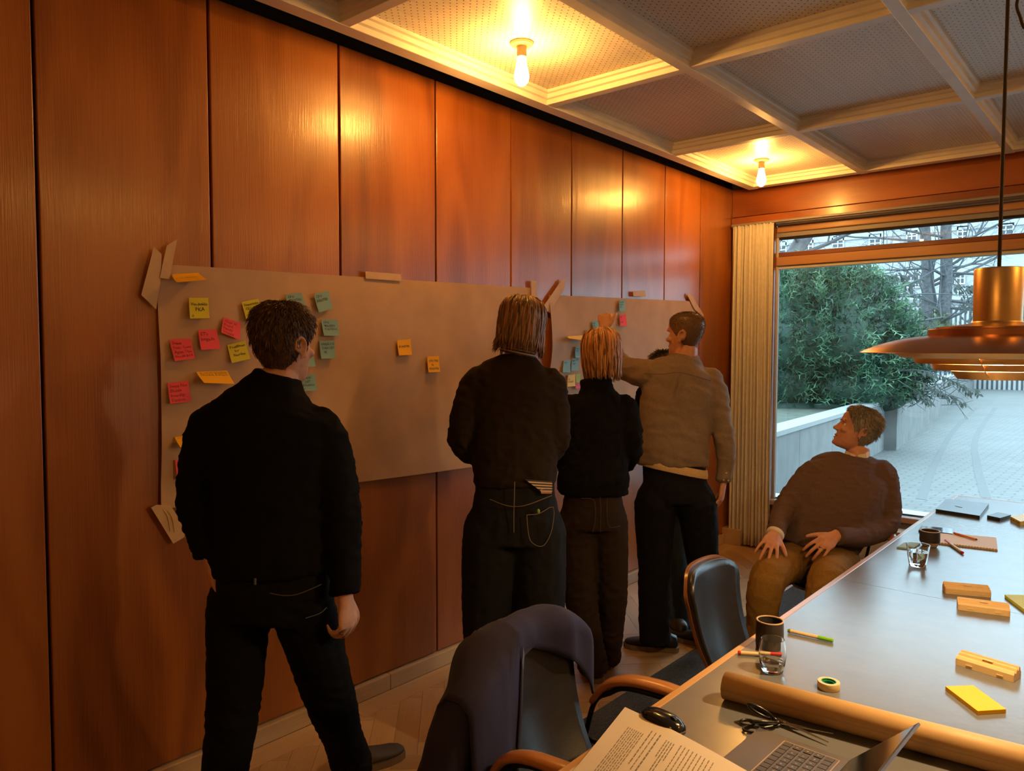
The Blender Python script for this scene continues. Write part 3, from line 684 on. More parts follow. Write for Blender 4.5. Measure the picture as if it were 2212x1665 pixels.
# striped shirt collar, shirt tail, stitching and pocket of the jeans
STR = [mat('stripe_dark', (.05, .04, .04), .8), mat('stripe_light', (.62, .47, .36), .8)]
cb = MB()
for k in range(6):
    cb.cur = k % 2; zz = [A(1108, 766 - 3.1*k, D2-.02).z, A(1108, 766 - 3.1*(k+1), D2-.02).z]; cc = A(1120, 770, D2)
    cb.loft([[V(cc.x, cc.y, z) + RV*(.070-.004*k*.3)*math.cos(a) + FV*(.070-.002*k)*math.sin(a) + UP*(-.014*math.cos(a)) for a in np.linspace(0, 2*PI, 25)[:-1]] for z in zz], False)
cb.build('shirt_collar', STR, P2, True, smooth=True)
tb = MB(); tpl = [A(1135, 1036, D2-.135), A(1160, 1036, D2-.128), A(1193, 1040, D2-.112), A(1193, 1062, D2-.112), A(1170, 1062, D2-.124)]
for k in range(8):
    tb.cur = k % 2; a0, a1 = k/8, (k+1)/8
    L0 = [tpl[0].lerp(tpl[4], a0), tpl[2].lerp(tpl[3], a0)]; L1 = [tpl[0].lerp(tpl[4], a1), tpl[2].lerp(tpl[3], a1)]
    tb.prism([L0[0], L0[1], L1[1], L1[0]], FV*.006)
tb.build('shirt_tail', STR, P2, True)
LEATH = mat('leather_patch', (.45, .22, .12), .7)
MB().prism([A(1168, 1056, D2-.124), A(1192, 1056, D2-.112), A(1192, 1066, D2-.112), A(1169, 1066, D2-.124)], FV*.008).build('waist_patch', LEATH, P2, True)
STI = mat('stitching', (.22, .15, .07), .8)
def on_back(cx, y, x, D, hw, hd):  # point just behind an elliptical back at pixel x, y
    c = A(cx, y, D); dx = (x-cx)/FPX*D; q = max(0, 1-(abs(dx)/hw)**2.2); return A(x, y, D - hd*q**.5 - .004)
for pts in ([(1112, 1040), (1111, 1075), (1110, 1110), (1110, 1150)], [(1058, 1078), (1085, 1089), (1110, 1094), (1140, 1090), (1192, 1070)]):
    MB().tube([on_back(1112, y, x, D2, .185, .142) for x, y in pts], .0016, 5, 4).build('seam_stitching', STI, P2, True)
pk = [(1138, 1112), (1165, 1109), (1195, 1095), (1193, 1140), (1180, 1172), (1165, 1180), (1146, 1168), (1140, 1140), (1138, 1112)]
MB().tube([on_back(1112, y, x, D2, .19, .150) for x, y in pk], .0014, 5, 3).build('pocket_stitching', STI, P2, True)
MB().ball(on_back(1112, 1104, 1163, D2, .19, .15), (.006, .006, .009), 10, 7).build('pen_cap', mat('lime_plastic', (.25, .45, .03), .35), P2, True)
# --- blonde person in black turtleneck
D3 = 3.62
s3 = [(A(1282, 1140, D3), .148, .112), (A(1281, 1105, D3), .150, .115), (A(1281, 1065, D3), .135, .10), (A(1284, 1000, D3), .122, .09), (A(1288, 940, D3), .135, .10), (A(1290, 895, D3), .140, .095), (A(1292, 868, D3), .115, .08), (A(1292, 848, D3), .07, .062), (A(1293, 835, D3), .055, .055)]
tt3 = [(A(1281, 1066, D3), .166, .125), (A(1281, 1035, D3), .172, .132), (A(1283, 985, D3), .160, .12), (A(1287, 930, D3), .152, .112), (A(1290, 890, D3), .150, .102), (A(1291, 866, D3), .125, .088), (A(1290, 848, D3), .085, .075), (A(1288, 832, D3), .076, .072), (A(1285, 815, D3), .076, .073)]
aL3 = ([A(1228, 882, D3), A(1214, 975, D3), A(1228, 1010, D3+.2)], [.058, .050, .036])
aR3 = ([A(1350, 882, D3), A(1364, 965, D3), A(1352, 1004, D3+.2)], [.058, .050, .036])
lL3 = ([A(1248, 1130, D3), A(1254, 1280, D3), A(1268, 1370, D3+.03), A(1283, 1448, D3+.06)], [.095, .078, .072, .07])
lR3 = ([A(1315, 1130, D3), A(1322, 1280, D3+.06), A(1320, 1350, D3+.12), A(1315, 1425, D3+.18)], [.092, .074, .062, .06])
H3 = head_frame(A(1299, 768, D3), .10, -.06, -.05, .97)
P3 = person('person with chin length blonde bob in black turtleneck and brown trousers, back turned', onZ(1295, 1462, 0), s3, tt3, [aL3, aR3], [lL3, lR3], H3,
       ([A(1296, 810, D3), A(1292, 850, D3)], [.050, .058]), ('blush', (.55, .30, .21)), cloth('black_turtleneck', (.007, .006, .006), .95), cloth('brown_twill', (.038, .024, .016), .85, .4, 800),
       lambda P, T: long_hair(P, T, hairm('blonde', (.36, .17, .058)), lambda ph: -.112 - .010*math.cos(ph), 9, 460, .020, .10, .006, .55, .75),
       hands=[dict(wrist=A(1229, 1010, D3+.2), dirn=RV+FV*.6, back=UP, thumb=FV, curl=(.6,)*4, sc=.92), dict(wrist=A(1351, 1004, D3+.2), dirn=-RV+FV*.6, back=UP, thumb=FV, curl=(.6,)*4, sc=.92)],
       shoes=[(onZ(1284, 1463, 0), FV - RV*.15, mat('brown_shoe', (.05, .028, .016), .5), SOLE, .25), (onZ(1312, 1434, 0), FV + RV*.2, MATS['brown_shoe'], SOLE, .25)], seed=21, hem_r=(.072, .056))
STB = mat('stitch_brown', (.075, .05, .035), .8)
for pts in ([(1296, 1072), (1298, 1100), (1297, 1150)], [(1255, 1076), (1283, 1080), (1286, 1120), (1280, 1150)], [(1312, 1076), (1311, 1110), (1316, 1138), (1340, 1136)]):
    MB().tube([on_back(1281, y, x, D3, .16, .124) for x, y in pts], .0014, 5, 3).build('seam_stitching', STB, P3, True)
# --- tall man in grey-brown shirt, left arm raised to the paper
D4 = 4.03
s4 = [(A(1460, 1085, D4), .160, .115), (A(1458, 1050, D4), .168, .118), (A(1456, 1010, D4), .165, .112), (A(1455, 960, D4), .165, .11), (A(1460, 900, D4), .180, .118), (A(1467, 840, D4), .188, .115), (A(1472, 800, D4), .155, .095), (A(1478, 778, D4), .085, .072), (A(1481, 762, D4), .058, .06)]
tt4 = [(A(1452, 1004, D4), .188, .130), (A(1453, 975, D4), .190, .134), (A(1456, 930, D4), .190, .130), (A(1461, 880, D4), .195, .128), (A(1467, 835, D4), .198, .124), (A(1472, 800, D4), .168, .104), (A(1478, 780, D4), .10, .08), (A(1481, 768, D4), .066, .066)]
aL4 = ([A(1398, 808, D4), A(1345, 790, D4+.10), A(1322, 752, D4+.24), A(1306, 716, D4+.40)], [.072, .056, .046, .037])
aR4 = ([A(1536, 826, D4), A(1560, 925, D4-.03), A(1568, 985, D4-.03), A(1562, 1040, D4-.02)], [.068, .052, .044, .036])
lL4 = ([A(1416, 1090, D4), A(1414, 1225, D4-.01), A(1413, 1310, D4-.01), A(1414, 1385, D4)], [.112, .086, .082, .08])
lR4 = ([A(1503, 1090, D4), A(1519, 1225, D4+.02), A(1524, 1310, D4), A(1524, 1380, D4-.02)], [.110, .080, .068, .06])
H4 = head_frame(A(1481, 722, D4), .82, .02, .0, 1.0)
BUZZ = [(0, .078), (.5, .070), (.85, .045), (1.2, .01), (1.45, -.012), (1.62, -.008), (1.9, -.05), (2.5, -.08), (PI, -.085)]
P4 = person('tall person with cropped hair in grey brown shirt, left arm raised to the paper', onZ(1460, 1405, 0), s4, tt4, [aL4, aR4], [lL4, lR4], H4,
       ([A(1483, 750, D4), A(1479, 790, D4)], [.058, .066]), ('tan', (.55, .27, .16)), mat('cloth_shirt', (.215, .155, .110), .75, 0, .25, noise=.12, nscale=160, bump=.25, bscale=700), cloth('navy_black_twill', (.010, .010, .014), .8, .3, 900),
       lambda P, T: short_hair(P, T, hairm('cropped', (.15, .085, .045)), BUZZ, .0028, 4500, .007, .0011, .8, 6),
       hands=[dict(wrist=A(1305, 712, D4+.42), dirn=A(1306, 690, D4+.43)-A(1305, 712, D4+.42), back=-FV*.95-RV*.3, thumb=RV+FV*.3, curl=(1.35, 1.35, 1.3, 1.3), tcurl=.6, tout=.5),
              dict(wrist=A(1562, 1044, D4-.02), dirn=A(1558, 1075, D4-.02)-A(1562, 1044, D4-.02), back=RV-FV*.5, thumb=FV-RV*.4, curl=(.55, .6, .65, .7), tcurl=.5)],
       vox=.005, topfold=(.0050, (8, 8, 13)), shoes=[(onZ(1432, 1404, 0), -RV*.95 + FV*.25, BLACKL, SOLE), (onZ(1526, 1396, 0), RV*.3 + FV*.4-RV*.8, BLACKL, SOLE)], seed=31, hem_r=(.082, .066))
# undershirt strip, yoke pleat, shirt collar, cuff buttons
ub = MB(); torso_loft(ub, [(A(1453, 1018, D4), .182, .129), (A(1453, 1010, D4), .185, .130), (A(1453, 1000, D4), .183, .126)], RV, FV)
ub.v = [tuple(Vector(p) + UP*(-.038*((Vector(p)-A(1453, 1010, D4)).dot(RV)/.18))) for p in ub.v]
ub.build('undershirt', cloth('cream', (.62, .42, .22), .9), P4, True, smooth=True)
co = MB(); cc = A(1480, 772, D4)
co.loft([[cc + RV*rx*math.cos(a) + FV*ry*math.sin(a) + UP*(z + .012*math.sin(a)) for a in np.linspace(0, 2*PI, 29)[:-1]] for rx, ry, z in ((.063, .064, .018), (.070, .072, .012), (.082, .084, -.018), (.078, .080, -.019), (.066, .068, .008))], False)
co.build('shirt_collar', MATS['cloth_shirt'], P4, True, smooth=True)
def on4(x, y): return on_back(1467, y, x, D4, .21, .134)
MB().tube([on4(*q) for q in ((1390, 806), (1430, 808), (1466, 804), (1500, 812), (1535, 822))], .0018, 5, 4).build('yoke_seam', mat('shirt_seam', (.13, .09, .06), .8), P4, True)
for dx in (-7, 5): MB().tube([on4(1466+dx, 805), on4(1460+dx*1.2, 830), on4(1454+dx*1.3, 858)], [.004, .003, .001], 6, 3).build('back_pleat', MATS['cloth_shirt'], P4, True)
for q in ((1569, 1022), (1573, 1038), (1563, 1037)): MB().ball(A(q[0], q[1], D4-.068), (.005, .005, .005), 8, 6).build('button', mat('button', (.5, .42, .35), .4), P4, True)
# --- person hidden behind the grey shirt
D5 = 4.52
s5 = [(A(1462, 1075, D5), .14, .10), (A(1462, 1040, D5), .145, .10), (A(1460, 1000, D5), .14, .10), (A(1455, 950, D5), .14, .10), (A(1450, 890, D5), .155, .105), (A(1447, 845, D5), .155, .10), (A(1445, 818, D5), .12, .08), (A(1443, 805, D5), .07, .065), (A(1442, 795, D5), .055, .056)]
aL5 = ([A(1395, 850, D5), A(1392, 950, D5), A(1412, 960, D5+.2)], [.055, .045, .034]); aR5 = ([A(1500, 850, D5), A(1505, 950, D5), A(1490, 960, D5+.2)], [.055, .045, .034])
lL5 = ([A(1448, 1070, D5), A(1462, 1200, D5-.06), A(1468, 1280, D5-.11), A(1470, 1358, D5-.15)], [.095, .072, .066, .06]); lR5 = ([A(1482, 1070, D5), A(1486, 1200, D5+.03), A(1488, 1270, D5+.06), A(1490, 1338, D5+.08)], [.095, .068, .060, .055])
H5 = head_frame(A(1434, 806, D5), .2, -.15, 0, .97)
blue = cloth('blue_jeans', (.05, .08, .115), .8, .35, 900)
P5 = person('person mostly hidden behind the grey brown shirt, only dark hair and blue jeans showing', onZ(1475, 1365, 0), s5, [(p, a*1.08, b*1.1) for p, a, b in s5[2:]], [aL5, aR5], [lL5, lR5], H5,
       ([A(1438, 790, D5), A(1443, 815, D5)], [.05, .056]), ('fair', (.55, .29, .19)), bl, blue,
       lambda P, T: short_hair(P, T, hairm('greybrown', (.075, .055, .042)), LINE, .014, 1800, .034, .0022, .8, 8),
       hands=[dict(wrist=A(1412, 960, D5+.2), dirn=RV+FV*.6, back=UP, thumb=FV, curl=(.6,)*4, sc=.92), dict(wrist=A(1490, 960, D5+.2), dirn=-RV+FV*.6, back=UP, thumb=FV, curl=(.6,)*4, sc=.92)],
       shoes=[(onZ(1468, 1373, 0), FV - RV*.1, mat('brown_shoe', (.05, .028, .016), .5), mat('tan_sole', (.22, .13, .07), .6), .26), (onZ(1488, 1346, 0), FV + RV*.2, MATS['brown_shoe'], MATS['tan_sole'], .26)], seed=41, hem_r=(.066, .058), trfold=(.0045, (11, 11, 11)))
# --- man seated by the window
D6 = 3.95
R6 = (RV*.96 - FV*.12).normalized(); F6 = V(-R6.y, R6.x, 0)*-1    # he faces the camera: front is towards -FV
s6 = [(A(1762, 1212, D6), .165, .115), (A(1766, 1180, D6), .178, .13), (A(1775, 1140, D6), .182, .14), (A(1790, 1100, D6+.03), .182, .138), (A(1812, 1050, D6+.07), .182, .125), (A(1836, 1018, D6+.11), .150, .09), (A(1846, 1000, D6+.13), .070, .07), (A(1850, 985, D6+.13), .058, .058)]
tt6 = [(A(1752, 1192, D6-.01), .195, .150), (A(1765, 1160, D6), .208, .162), (A(1795, 1110, D6+.02), .213, .158), (A(1820, 1062, D6+.06), .215, .142), (A(1835, 1028, D6+.10), .208, .118), (A(1844, 1006, D6+.12), .160, .095), (A(1849, 992, D6+.13), .098, .086), (A(1850, 984, D6+.13), .082, .080)]
aR6 = ([A(1756, 1024, D6+.08), A(1704, 1085, D6+.0), A(1684, 1122, D6-.12), A(1675, 1152, D6-.24)], [.068, .054, .046, .038])
aL6 = ([A(1905, 1025, D6+.08), A(1916, 1125, D6-.02), A(1865, 1158, D6-.15), A(1806, 1158, D6-.26)], [.070, .056, .048, .040])
lR6 = ([A(1722, 1205, D6-.02), A(1660, 1248, D6-.42), A(1645, 1360, D6-.46), A(1650, 1445, D6-.44)], [.104, .082, .066, .058])
lL6 = ([A(1812, 1210, D6-.04), A(1785, 1262, D6-.46), A(1770, 1380, D6-.50), A(1765, 1465, D6-.50)], [.104, .086, .068, .058])
H6 = head_frame(A(1852, 928, D6+.13), .0, 0, 0, 1.0, base=(-RV*.93 + FV*.30).normalized()) @ Matrix.Rotation(.36, 4, 'X') @ Matrix.Rotation(.10, 4, 'Y')
GREYL = [(0, .082), (.5, .075), (.85, .045), (1.2, .012), (1.42, -.020), (1.62, -.012), (1.9, -.05), (2.5, -.085), (PI, -.095)]
P6 = person('older person with grey hair in brown sweater and ochre trousers, seated by window looking left', A(1790, 1320, D6)*1 - UP*A(1790, 1320, D6).z, s6, tt6, [aR6, aL6], [lR6, lL6], H6,
       ([A(1855, 965, D6+.14), A(1848, 1000, D6+.13)], [.058, .064]), ('ruddy', (.56, .27, .17)), cloth('brown_merino', (.118, .074, .060), .85, .25, 900), cloth('ochre_chino', (.25, .135, .032), .8, .3, 800),
       lambda P, T: short_hair(P, T, hairm('grey', (.25, .215, .17)), GREYL, .011, 3400, .028, .0018, .35, 12, brow=((0, -.7, .1), .35)),
       r=R6, f=F6,
       hands=[dict(wrist=A(1673, 1153, D6-.27), dirn=A(1652, 1203, D6-.42)-A(1673, 1153, D6-.27), back=-FV*.8+UP*.75-RV*.1, thumb=RV, curl=(.26, .26, .28, .30), spread=.22, tcurl=.1, tout=.6, sc=1.02),
              dict(wrist=A(1803, 1158, D6-.27), dirn=A(1755, 1192, D6-.36)-A(1803, 1158, D6-.27), back=-FV*.8+UP*.8, thumb=-UP*.3+RV*.25-RV*.7, curl=(.42, .45, .48, .5), spread=.14, tcurl=.15, tout=.55, sc=1.02)],
       vox=.0042, shoes=[(onZ(1652, 1492, 0), -FV*.9 - RV*.25, BLACKL, SOLE), (onZ(1768, 1520, 0), -FV*.95, BLACKL, SOLE)], seed=51, hem_r=(.074, .074), topfold=(.0036, (7, 7, 15)), trfold=(.0036, (13, 13, 13)), browm=mat('brow_grey', (.13, .09, .06), .6), trtop=[(A(1758, 1225, D6), .165, .12), (A(1762, 1205, D6), .182, .135), (A(1766, 1175, D6), .182, .135)])
wc = MB(); cc = A(1849, 985, D6+.13)
for pts in ([(-.02, -.070, -.012), (.03, -.066, -.004), (.062, -.035, .012), (.070, .0, .024)], [(-.035, -.070, -.012), (-.06, -.05, -.004), (-.072, -.015, .006)]):
    wp = [cc + RV*a + FV*b + UP*z for a, b, z in pts]; wc.loft([[p + UP*.0, p + UP*.026 + (cc-p)*.12, p + UP*.026 + (cc-p)*.16, p + (cc-p)*.05] for p in wp])
wc.build('shirt_collar', mat('white_cotton', (.72, .62, .48), .8), P6, True)
ring_on(-2, P6)
cb2 = MB(); c0, c1 = A(1675, 1152, D6-.24), A(1673, 1156, D6-.25); cb2.tube([c0, c1 + (c1-c0)*.6], [.044, .043], 16); cb2.build('shirt_cuff', MATS['white_cotton'], P6, True, smooth=True)
# ------------------------------------------------------------------ paper sheets and notes on the wall
KRAFT = mat('tracing_kraft', (.48, .31, .175), .62, noise=.10, nscale=5, bump=.25, bscale=14, spec=.3)
TAPE = mat('masking_tape', (.55, .37, .20), .6, noise=.06, nscale=20, Alpha=1.)
def sheet(label, y0, y1, zt0, zt1, zb0, zb1, seed, lift=None):
    t = thing('paper_sheet', label, 'paper', (0, (y0+y1)/2, zb0)); n, m = 60, 30; vs = []
    for k in range(m+1):
        for i in range(n+1):
            u, v = i/n, k/m; y = y0+(y1-y0)*u; zt = zt0+(zt1-zt0)*u; zb = zb0+(zb1-zb0)*u; z = zb+(zt-zb)*v
            x = .012 + .004*math.sin(3.1*u*(y1-y0)+seed) * math.sin(PI*v)*.8 + .0022*math.sin(9*y+4*z+seed) + .0016*math.sin(21*z-5*y+seed*2)
            if lift: dx, dy = lift(u, v); x += dx; y += dy
            vs.append(V(max(x, .0045), y, z))
    q = []
    for k in range(m):
        for i in range(n): a = k*(n+1)+i; q.append((a, a+1, a+n+2, a+n+1))
    N_ = len(vs); mb = MB(); mb.add(vs + [p - V(.0008, 0, 0) for p in vs], q + [(a+N_, d+N_, c+N_, b+N_) for a, b, c, d in q])
    mb.build('sheet', KRAFT, t, True, smooth=True); return t
def l1(u, v): a = max(0, 1-u/.05); b = max(0, 1-v/.1); return (.006*a*a*math.sin(PI*v) + .004*b, .010*a*math.sin(PI*v))
def l2(u, v): a = max(0, 1-u/.10); b = max(0, 1-v/.2); return (.075*a*a*math.sin(PI*min(1, max(0, (v-.42)/.56)))**.8*(v > .42)*.35 + .01*b, 0)
S1 = sheet('long brown paper sheet taped to the wall behind the person in black', 1.236, 3.40, 1.921, 1.967, 1.035, .985, 0., l1)
S2 = sheet('shorter brown paper sheet taped to the wall nearer the window', 3.52, 5.36, 1.935, 1.985, 1.10, 1.08, 2., l2)
def tape(parent, px, x=.019, crumple=False):
    c = [onX(a, b, x) for a, b in px]; mb = MB(); n = len(c); cen = sum(c, V(0, 0, 0))/n
    mb.prism([p + V(.0, 0, 0) for p in c], (.0012, 0, 0))
    if crumple:
        for k in range(2):
            a = cen + V(.002, -.022+.016*k, .050-.006*k); mb.tube([a, a + V(.002, .016, -.03), a + V(0, .024, -.085)], [.001, .0022, .0008], 5, 3)
    mb.build('tape', TAPE, parent, True)
tape(S1, [(305, 637), (332, 533), (349, 549), (346, 612), (337, 668)]); tape(S1, [(345, 600), (352, 566), (360, 530), (382, 517), (372, 572), (366, 604)], .021)
tape(S1, [(789, 586), (866, 592), (867, 607), (790, 602)]); tape(S1, [(1147, 606), (1159, 607), (1160, 652), (1148, 650)])
tape(S1, [(326, 1096), (338, 1090), (368, 1091), (400, 1140), (398, 1160), (374, 1174), (352, 1138)], .026, True)
tape(S2, [(1172, 664), (1212, 606), (1221, 602), (1218, 625), (1196, 660), (1187, 676)]); tape(S2, [(1367, 629), (1394, 628), (1394, 641), (1368, 640)])
tape(S2, [(1488, 632), (1497, 642), (1520, 680), (1519, 684), (1500, 668), (1486, 640)])
for k, (a, c) in enumerate({'note_yellow': (.62, .56, .04), 'note_pink': (.85, .10, .14), 'note_blue': (.22, .40, .42), 'note_orange': (.85, .45, .02), 'note_pale': (.80, .62, .25), 'note_green': (.35, .55, .20), 'note_sky': (.20, .48, .66), 'note_magenta': (.75, .15, .35)}.items()):
    mat(a, c, .75, spec=.2)
INK = mat('ink', (.03, .02, .015), .6)
REDINK = mat('ink_red', (.25, .02, .02), .6)
def note(px, m, lines, label, cat='sticky note', xo=.022, lift=(.010, .010), group=None, ink=None, top=.9, size=.2, low=None):
    """quad TL, TR, BR, BL from the photograph on the paper plane; the foot of the note stands off the wall"""
    tl, tr = onX(*px[0], xo), onX(*px[1], xo); br, bl = onX(*px[2], xo+lift[1]), onX(*px[3], xo+lift[0])
    cen = (tl+tr)/2; t = thing('sticky_note', label, cat, cen, 0, group)
    def S(u, v, o=0.):   # v from 0 at the foot to 1 at the top
        a = bl.lerp(br, u); b = tl.lerp(tr, u); p = a.lerp(b, v); k = (1-v)
        p.x += -(lift[0]*(1-u)+lift[1]*u)*(k - k*k)*.9 + o
        if low: p.z -= low*4*v*(1-v)
        return p
    n = 6; up = [S(i/n, k/n, .0006) for k in range(n+1) for i in range(n+1)]; dn = [S(i/n, k/n, 0) for k in range(n+1) for i in range(n+1)]
    N_ = len(up); q = [(k*(n+1)+i, k*(n+1)+i+1, (k+1)*(n+1)+i+1, (k+1)*(n+1)+i) for k in range(n) for i in range(n)]
    rim = []
    for i in range(n):
        rim += [(i+1, i, N_+i, N_+i+1), (n*(n+1)+i, n*(n+1)+i+1, N_+n*(n+1)+i+1, N_+n*(n+1)+i), (i*(n+1), (i+1)*(n+1), N_+(i+1)*(n+1), N_+i*(n+1)), ((i+1)*(n+1)+n, i*(n+1)+n, N_+i*(n+1)+n, N_+(i+1)*(n+1)+n)]
    MB().add(up+dn, q + [(a+N_, d+N_, c+N_, b+N_) for a, b, c, d in q] + rim).build('leaf', MATS[m], t, True, smooth=True, angle=40)
    if lines:
        mb = MB(); v0 = top
        for ln in lines:
            vs, fs = text_geo(ln)
            if not vs: continue
            wmax = max(x for x, y in vs); s = min(size, .86/wmax); x0 = .08
            mb.add([S(x0 + x*s*1.0, v0 - s*.75 + y*s + .012*math.sin(x*3), .0014) for x, y in vs], fs); v0 -= s*1.12
        mb.build('handwriting', ink or INK, t, True)
    return t
note([(408, 643), (450, 643), (453, 687), (411, 688)], 'note_yellow', ['Vandaaklis', '   PKA', 'o'], 'yellow sticky note top left on the long paper, two lines, reading PKA', top=.78, size=.26)
note([(522, 652), (558, 645), (569, 688), (534, 695)], 'note_yellow', ['Suensomba', ' CEO, PKA'], 'tilted yellow note reading CEO, PKA left of the brown haired head', size=.22)
note([(483, 685), (521, 698), (518, 734), (478, 718)], 'note_pink', ['Chair of', 'Board', 'Family', 'Society'], 'pink note tilted to the right, topmost of the pink notes', ink=REDINK, size=.2)
note([(428, 713), (468, 711), (477, 753), (435, 756)], 'note_pink', ["ET's", 'brigade'], "pink note reading ET's with two short lines", ink=REDINK, size=.24)
note([(366, 733), (412, 731), (422, 774), (378, 780)], 'note_pink', ['Seasa', 'Feski, Coma', 'Agen, Use', 'Nordik BCA'], 'pink note with four written lines, left of the two line pink note', ink=REDINK, size=.2)
note([(491, 745), (530, 736), (541, 775), (501, 784)], 'note_yellow', ['Postfilmen', '    for', '  Norden'], 'dull yellow note with three lines, below the tilted pink note', size=.2)
note([(362, 827), (407, 822), (413, 867), (368, 872)], 'note_pink', ['Seesa Not', 'Ebelde', 'board/gr', 'Danfoss'], 'pink note by the left paper edge, directly below the wide folded yellow note level', ink=REDINK, size=.2)
note([(372, 592), (429, 589), (447, 604), (382, 610)], 'note_orange', ['- -- -------'], 'orange note curling outwards at the top left corner of the long paper', lift=(.05, .05), top=.5, low=-.003)
note([(424, 803), (491, 800), (507, 829), (441, 827)], 'note_orange', ['Bestyrelsesmedlem', 'Doctors, Business', 'Nordisk Pensjon'], 'wide curled yellow note with three lines above the left shoulder in black', lift=(.045, .035), size=.3, low=-.004)
note([(378, 944), (425, 938), (432, 962), (390, 966)], 'note_orange', ['--- --'], 'orange curled note half hidden by the left sleeve in black', lift=(.04, .035), low=-.003)
note([(378, 993), (420, 990), (425, 1030), (384, 1034)], 'note_pink', ['Steen', 'Farsti', 'Ledel', 'Bank'], 'lowest pink note, mostly hidden by the left sleeve in black', ink=REDINK)
note([(616, 636), (651, 632), (663, 665), (628, 672)], 'note_blue', ['CPO', ' KRISTED'], 'grey blue note just above the brown haired head', size=.2)
note([(678, 635), (710, 628), (719, 666), (689, 675)], 'note_blue', ['CPO', 'KRISTED'], 'grey blue note tilted left, topmost right of the brown haired head', size=.2)
note([(694, 690), (729, 690), (733, 725), (700, 725)], 'note_blue', ['CPO', ' MASERY', ' PORTEFOL'], 'grey blue note second from top in the column right of the head', size=.19)
note([(690, 737), (723, 735), (725, 773), (694, 775)], 'note_blue', ['VARELOG', ' DAN LEU', '   AI'], 'darker grey blue note third from top, right of the ear', size=.2)
note([(645, 760), (676, 758), (682, 791), (652, 793)], 'note_blue', [], 'grey blue note mostly hidden behind the face of the person in black')
note([(650, 811), (681, 808), (685, 843), (654, 845)], 'note_blue', ['  TASK-', '   LIST', 'Direktion', 'o'], 'grey blue note lowest of its column, above the right shoulder in black', size=.2)
note([(531, 822), (575, 817), (581, 850), (537, 856)], 'note_pale', [], 'cream note peeping over the left shoulder in black')
note([(858, 735), (887, 732), (890, 766), (862, 768)], 'note_orange', ['KUNDER'], 'single word orange note in the empty middle of the long paper', top=.65)
note([(923, 770), (948, 769), (951, 803), (926, 804)], 'note_orange', ['OPDYRK', '    N', 'ANSVAR'], 'orange note with three lines, right of the single word orange note', top=.8, size=.22)
note([(1338, 649), (1351, 647), (1351, 671), (1338, 672)], 'note_sky', ['Nordlys', 'Handel', 'CFO'], 'blue note alone at the top of the shorter paper', size=.2)
note([(1338, 681), (1352, 679), (1355, 703), (1340, 704)], 'note_pink', ['NY', ' 3', 'leder'], 'small pink note below the lone blue note on the shorter paper', size=.2)
note([(1279, 694), (1293, 692), (1295, 717), (1283, 718)], 'note_sky', ['Carl', 'Rinn', 'IT', 'AFD'], 'blue note touching the raised fist', size=.2)
note([(1265, 713), (1283, 711), (1288, 731), (1268, 735)], 'note_sky', ['Bodil', 'salg'], 'blue note just above the blonde head, left of the fist')
note([(1243, 749), (1258, 747), (1256, 772), (1243, 772)], 'note_sky', ['Finans', ' AFD'], 'blue note left of the blonde head, upper of three', size=.2)
note([(1218, 779), (1233, 777), (1232, 804), (1216, 804)], 'note_sky', ['drift'], 'blue note left of the blonde head, leftmost of the lower pair')
note([(1236, 775), (1250, 773), (1250, 800), (1234, 801)], 'note_sky', ['Plan', '  lager'], 'blue note left of the blonde head, right one of the lower pair')
note([(1227, 810), (1243, 808), (1243, 834), (1226, 835)], 'note_pale', ['', ' In', 'KUNDE'], 'cream note above the black turtleneck shoulder', top=.7)
note([(1244, 808), (1254, 806), (1254, 825), (1245, 826)], 'note_green', [], 'pale green note beside the cream note, half behind blonde hair')
note([(1244, 829), (1256, 827), (1256, 838), (1244, 839)], 'note_magenta', [], 'magenta note edge below the pale green note')
note([(1229, 726), (1262, 724), (1270, 736), (1230, 731)], 'note_pale', ['---'], 'cream note curling off the shorter paper, left of the blonde head top', lift=(.05, .06), low=-.003)
note([(1283, 720), (1294, 719), (1296, 728), (1284, 730)], 'note_magenta', [], 'pink note sliver just above the blonde hair')
note([(1313, 697), (1324, 695), (1324, 721), (1314, 722)], 'note_green', [], 'green note under the raised fist', lift=(.02, .02))
# note held in the lowered hand
hn = MB(); hn.prism([A(1543, 1078, 4.0), A(1556, 1056, 4.0), A(1560, 1058, 4.03), A(1547, 1080, 4.03)], FV*.002 + RV*.002)
tag(hn.build('sticky_note', MATS['note_pale']), 'pale yellow note held in the lowered right hand of the grey brown shirt', 'sticky note')
# ------------------------------------------------------------------ table
LINO = mat('grey_linoleum', (.150, .150, .155), .24, 0, .75, noise=.05, nscale=14, bump=.06, bscale=60)
EDGE = wood('table_edge', (.33, .15, .045), (.50, .25, .08), (.60, .33, .12), 1, .35, .2, .8, .05)
TX0, TX1, TY0, TY1, TZ = 1.826, 3.13, .62, 5.20, .74
tb_ = thing('conference_table', 'long grey topped conference table with wooden edge, covered in stationery', 'table', ((TX0+TX1)/2, 2.9, 0))
def wm(mb, name, m, par=tb_, **k): return mb.build(name, m, par, True, **k)
for a, b in ((TY0+.022, 2.989), (2.991, TY1-.022)): wm(MB().box((TX0+.022, a, TZ-.028), (TX1-.022, b, TZ)), 'tabletop', LINO)
for a, b in (((TX0, TY0, TZ-.032), (TX0+.0216, TY1, TZ+.0006)), ((TX1-.0216, TY0, TZ-.032), (TX1, TY1, TZ+.0006)), ((TX0+.0218, TY0, TZ-.032), (TX1-.0218, TY0+.0216, TZ+.0006)), ((TX0+.0218, TY1-.0216, TZ-.032), (TX1-.0218, TY1, TZ+.0006))):
    wm(MB().bbox(a, b, .003), 'edge_strip', EDGE)
STEEL = mat('black_steel', (.02, .02, .02), .4, .6)
